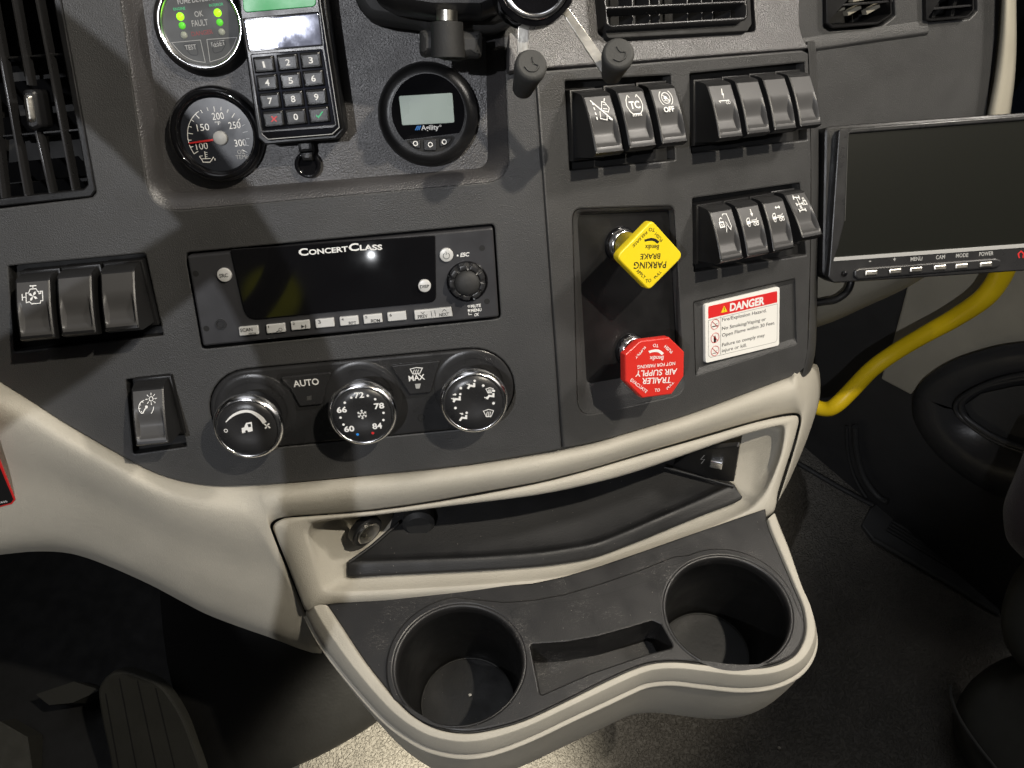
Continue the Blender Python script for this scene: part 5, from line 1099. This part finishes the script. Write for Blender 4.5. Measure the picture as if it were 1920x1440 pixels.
for k, (w_) in enumerate(((0, 0), (9, 6))):
    mb = MB(); P_ = [(1990, 700-w_[1]), (1900, 712-w_[1]), (1840, 728-w_[0]*.3), (1806-w_[0], 752), (1806-w_[0], 776), (1830, 798+w_[1]), (1870, 822+w_[1]), (1925, 842+w_[1]), (1990, 852+w_[1])]
    tube(mb, [V3((*(FD.l(x, y, .03)-t.g).xy, .03)) for x, y in sm(P_, 4)], .0035, 8); mb.build('speaker_ring', 'dfar', t, 180)
mb = MB(); fill(mb, xy([(1808, 760), (1840, 738), (1900, 725), (1990, 715), (1990, 850), (1925, 838), (1870, 818), (1825, 793)], .022), .022); mb.build('speaker_grille', 'fblack', t)
mb = MB(); tube(mb, [V3((*(FD.l(x, y, .01)-t.g).xy, .01)) for x, y in sm([(1588, 800), (1589, 840), (1597, 880), (1610, 910), (1624, 932)], 4)], .0028, 8); tube(mb, [V3((*(FD.l(x, y, .01)-t.g).xy, .01)) for x, y in sm([(1604, 800), (1606, 845), (1620, 895), (1645, 930), (1665, 942)], 4)], .005, 8); mb.build('door_seal', 'rubber', t, 180)
# ---- step with ribs
t = T('door_step', 'black ribbed plastic step plate in front of the door', 'step', world=tuple(hz(1780, 1040, -1.05)))
cwl = lambda x, y, z_: hz(x, y, z_)-t.g
mb = MB(); q4 = [(1632, 952), (1660, 935), (1860, 1068), (1900, 1120), (1872, 1150), (1635, 1010), (1615, 985)]
pl_ = [(cwl(x, y, -1.045).x, cwl(x, y, -1.045).y) for x, y in q4]; plate(mb, rp(pl_, .006), 0, .006, .002); mb.build('step_plate', 'fblack', t)
mb = MB()
for k in range(7):
    s_ = k/6; a_ = (1684-s_*22, 962+s_*30); b_ = (1852-s_*0, 1070+s_*34); tube(mb, [cwl(*a_, -1.0425), cwl(*b_, -1.0425)], .0028, 8)
mb.build('ribs', 'rubber', t, 60)
mb = MB(); tube(mb, [cwl(*a_, -1.044) for a_ in ((1636, 1010), (1760, 1082), (1872, 1150))], .0042, 10); mb.build('front_edge', 'greyrub', t, 60)
mb = MB(); tube(mb, [hz(x, y, -1.048) for x, y in ((1440, 838), (1502, 872), (1570, 912), (1636, 947))], .004, 10); o = mb.build('floor_trim', 'rubber', None, 60); tag(o, 'thin black floor edge strip running to the door', 'trim strip')
# ---- passenger seat
sp = ray(1930, 960)*.78; t = T('captain_chair', 'dark purplish fabric passenger seat edge at far right', 'seat', world=tuple(sp))
def blob(rows_px, name, m, hw):
    rws = []
    for (x, y, z_, dx, dz) in rows_px: pass
mb = MB(); left = [(1935, 800), (1915, 860), (1899, 900), (1887, 930), (1881, 958), (1885, 1000), (1897, 1024), (1925, 1052)]
rws = []
for dx, dz in ((30, .10), (8, .05), (1, .015), (0, 0), (3, -.018), (40, -.04), (120, -.05), (260, -.05)): rws.append([ray(x+dx, y)*(.78+dz)-t.g for x, y in left])
grid(mb, rws, 3, 3, flip=True); mb.build('cushion', 'fabric', t, 180)
mb = MB(); left = [(1935, 1040), (1905, 1070), (1886, 1110), (1877, 1150), (1880, 1190), (1895, 1225), (1925, 1262)]
rws = []
for dx, dz in ((30, .10), (6, .04), (0, 0), (6, -.02), (50, -.03), (200, -.03)): rws.append([ray(x+dx, y)*(.84+dz)-t.g for x, y in left])
grid(mb, rws, 3, 3, flip=True); mb.build('side_cover', 'skirt', t, 180)
mb = MB(); left = [(1960, 1215), (1880, 1235), (1822, 1275), (1792, 1322), (1786, 1370), (1800, 1415), (1830, 1470)]
rws = []
for dx, dy, dz in ((0, 0, .10), (4, 0, .04), (12, 0, 0), (40, 20, -.02), (110, 50, -.03), (240, 120, -.03)): rws.append([ray(x+dx, y+dy)*(.90+dz)-t.g for x, y in left])
grid(mb, rws, 3, 3, flip=True); mb.build('base_gaiter', 'skirt', t, 180)
mb = MB(); tube(mb, [ray(x, y)*.87-t.g for x, y in sm([(1781, 1284), (1783, 1310), (1800, 1350), (1830, 1395), (1870, 1445)], 3)], .0022, 8); mb.build('piping', 'greyrub', t, 60)
# ---- driver footwell: pedals and tunnel cover
t = T('accelerator_pedal', 'large ribbed rubber accelerator pedal in the dark footwell', 'pedal', world=tuple(ray(270, 1360)*.86))
FPp = Fr(ray(270, 1360)*.86, V3((.985, -.17, 0)).normalized(), (V3((0, .75, .66))+V3((.1, .0, 0))).normalized())
FPp = Fr(FPp.O, FPp.U, (FPp.V-FPp.U*FPp.V.dot(FPp.U)).normalized()); t.F = FPp; t.o.matrix_world = FPp.mat(V3((0, 0, 0))); t.g = V3((0, 0, 0))
out_p = sm([(213, 1480), (205, 1420), (193, 1365), (185, 1318), (184, 1292), (196, 1272), (212, 1262), (235, 1259), (265, 1268), (300, 1284), (325, 1315), (345, 1350), (362, 1395), (378, 1440), (388, 1480)], 3)
mb = MB(); plate(mb, [FPp.l(x, y).xy for x, y in out_p], -.012, 0, .003); pd = mb.build('pedal_pad', 'pedal', t)
for a_, b_ in (((198, 1300), (228, 1470)), ((224, 1272), (262, 1470)), ((258, 1276), (300, 1470)), ((292, 1290), (335, 1470))):
    mb = MB(); p0, p1 = FPp.l(*a_), FPp.l(*b_); ribbon(mb, [p0.xy, p1.xy], .0016, .0002); mb.build('groove', 'pit', pd, None)
t = T('brake_pedal', 'dark metal pedal arm and pad left of the ribbed pedal', 'pedal', world=tuple(ray(110, 1340)*.95))
pr_ = lambda x, y, z_: ray(x, y)*z_-t.g
mb = MB(); A_ = [pr_(67, 1302, .95), pr_(138, 1278, .97), pr_(188, 1294, .98), pr_(135, 1318, .95), pr_(92, 1322, .94)]
mb.add(A_+[q+V3((0, .01, -.04)) for q in A_], [(0, 1, 2, 3, 4)[::-1]]+[(i, (i+1) % 5, (i+1) % 5+5, i+5) for i in range(5)]); mb.build('pedal_arm', 'pedal', t, 30)
mb = MB(); A_ = [pr_(-40, 1370, .93), pr_(0, 1352, .94), (pr_(52, 1382, .95)), pr_(62, 1450, .94), pr_(60, 1500, .92), pr_(-40, 1500, .9)]
mb.add(A_+[q+V3((0, .01, -.03)) for q in A_], [tuple(range(6))[::-1]]+[(i, (i+1) % 6, (i+1) % 6+6, i+6) for i in range(6)]); mb.build('pedal_pad', 'skirt', t, 30)
# tunnel cover
bl = [(430, 1500), (490, 1466), (548, 1440), (600, 1417), (650, 1390), (702, 1357), (760, 1310), (830, 1240)]
B0 = [hz(x, y, -1.05) for x, y in bl]; t = T('tunnel_cover', 'black padded engine tunnel cover under the console', 'engine cover', world=tuple(B0[4]))
mv = lambda r, dx, dy, dz: [q+V3((dx, dy, dz))-t.g for q in r]
mb = MB(); grid(mb, [mv(B0, 0, 0, 0), mv(B0, -.003, -.002, .012), mv(B0, -.008, .008, .035), mv(B0, -.02, .045, .085), mv(B0, -.035, .12, .16), mv(B0, -.04, .26, .24), mv(B0, -.02, .5, .40)], 4, 4); mb.build('cover_skin', 'cover', t, 180)
# crumb on the floor
mb = MB(); q = hz(1461, 1402, -1.047); lathe(mb, [(0, -.002), (.002, -.001), (.0016, .0012), (0, .002)], (0, 0), 8); o = mb.build('crumb', 'beige', None, 40); o.location = q; tag(o, 'tiny pale crumb lying on the floor mat', 'crumb')
mb = MB(); q = V3((-.025, .17, -.619)); lathe(mb, [(0, -.001), (.0013, 0), (0, .0012)], (0, 0), 6); o = mb.build('crumb', 'label', None, 40); o.location = q; tag(o, 'tiny white crumb inside the left cup well', 'crumb')

# unseen steering wheel, added left of the view to cast shadow bands
t = T('unseen_steering_wheel', 'unseen black steering wheel added beyond the left edge to cast shadows', 'steering wheel', world=(-.41, .02, -.10))
wp = lambda a, r_, z_=0: V3((r_*math.cos(a), r_*math.sin(a)*.84, r_*math.sin(a)*.54+z_))
mb = MB(); tube(mb, [wp(2*math.pi*i/64, .225) for i in range(65)], .016, 14, False); mb.build('rim', 'rubber', t, 180)
for a in (.35, 2.8, 4.3, 5.1): mb = MB(); tube(mb, [wp(a, .05, -.03), wp(a, .14, -.02), wp(a, .222)], [.020, .016, .012], 10); mb.build('spoke', 'black', t, 60)
mb = MB(); tube(mb, [V3((0, .02, -.06)), V3((0, 0, -.03)), V3((0, -.01, -.01))], [.06, .07, .05], 24); mb.build('hub', 'black', t, 60)
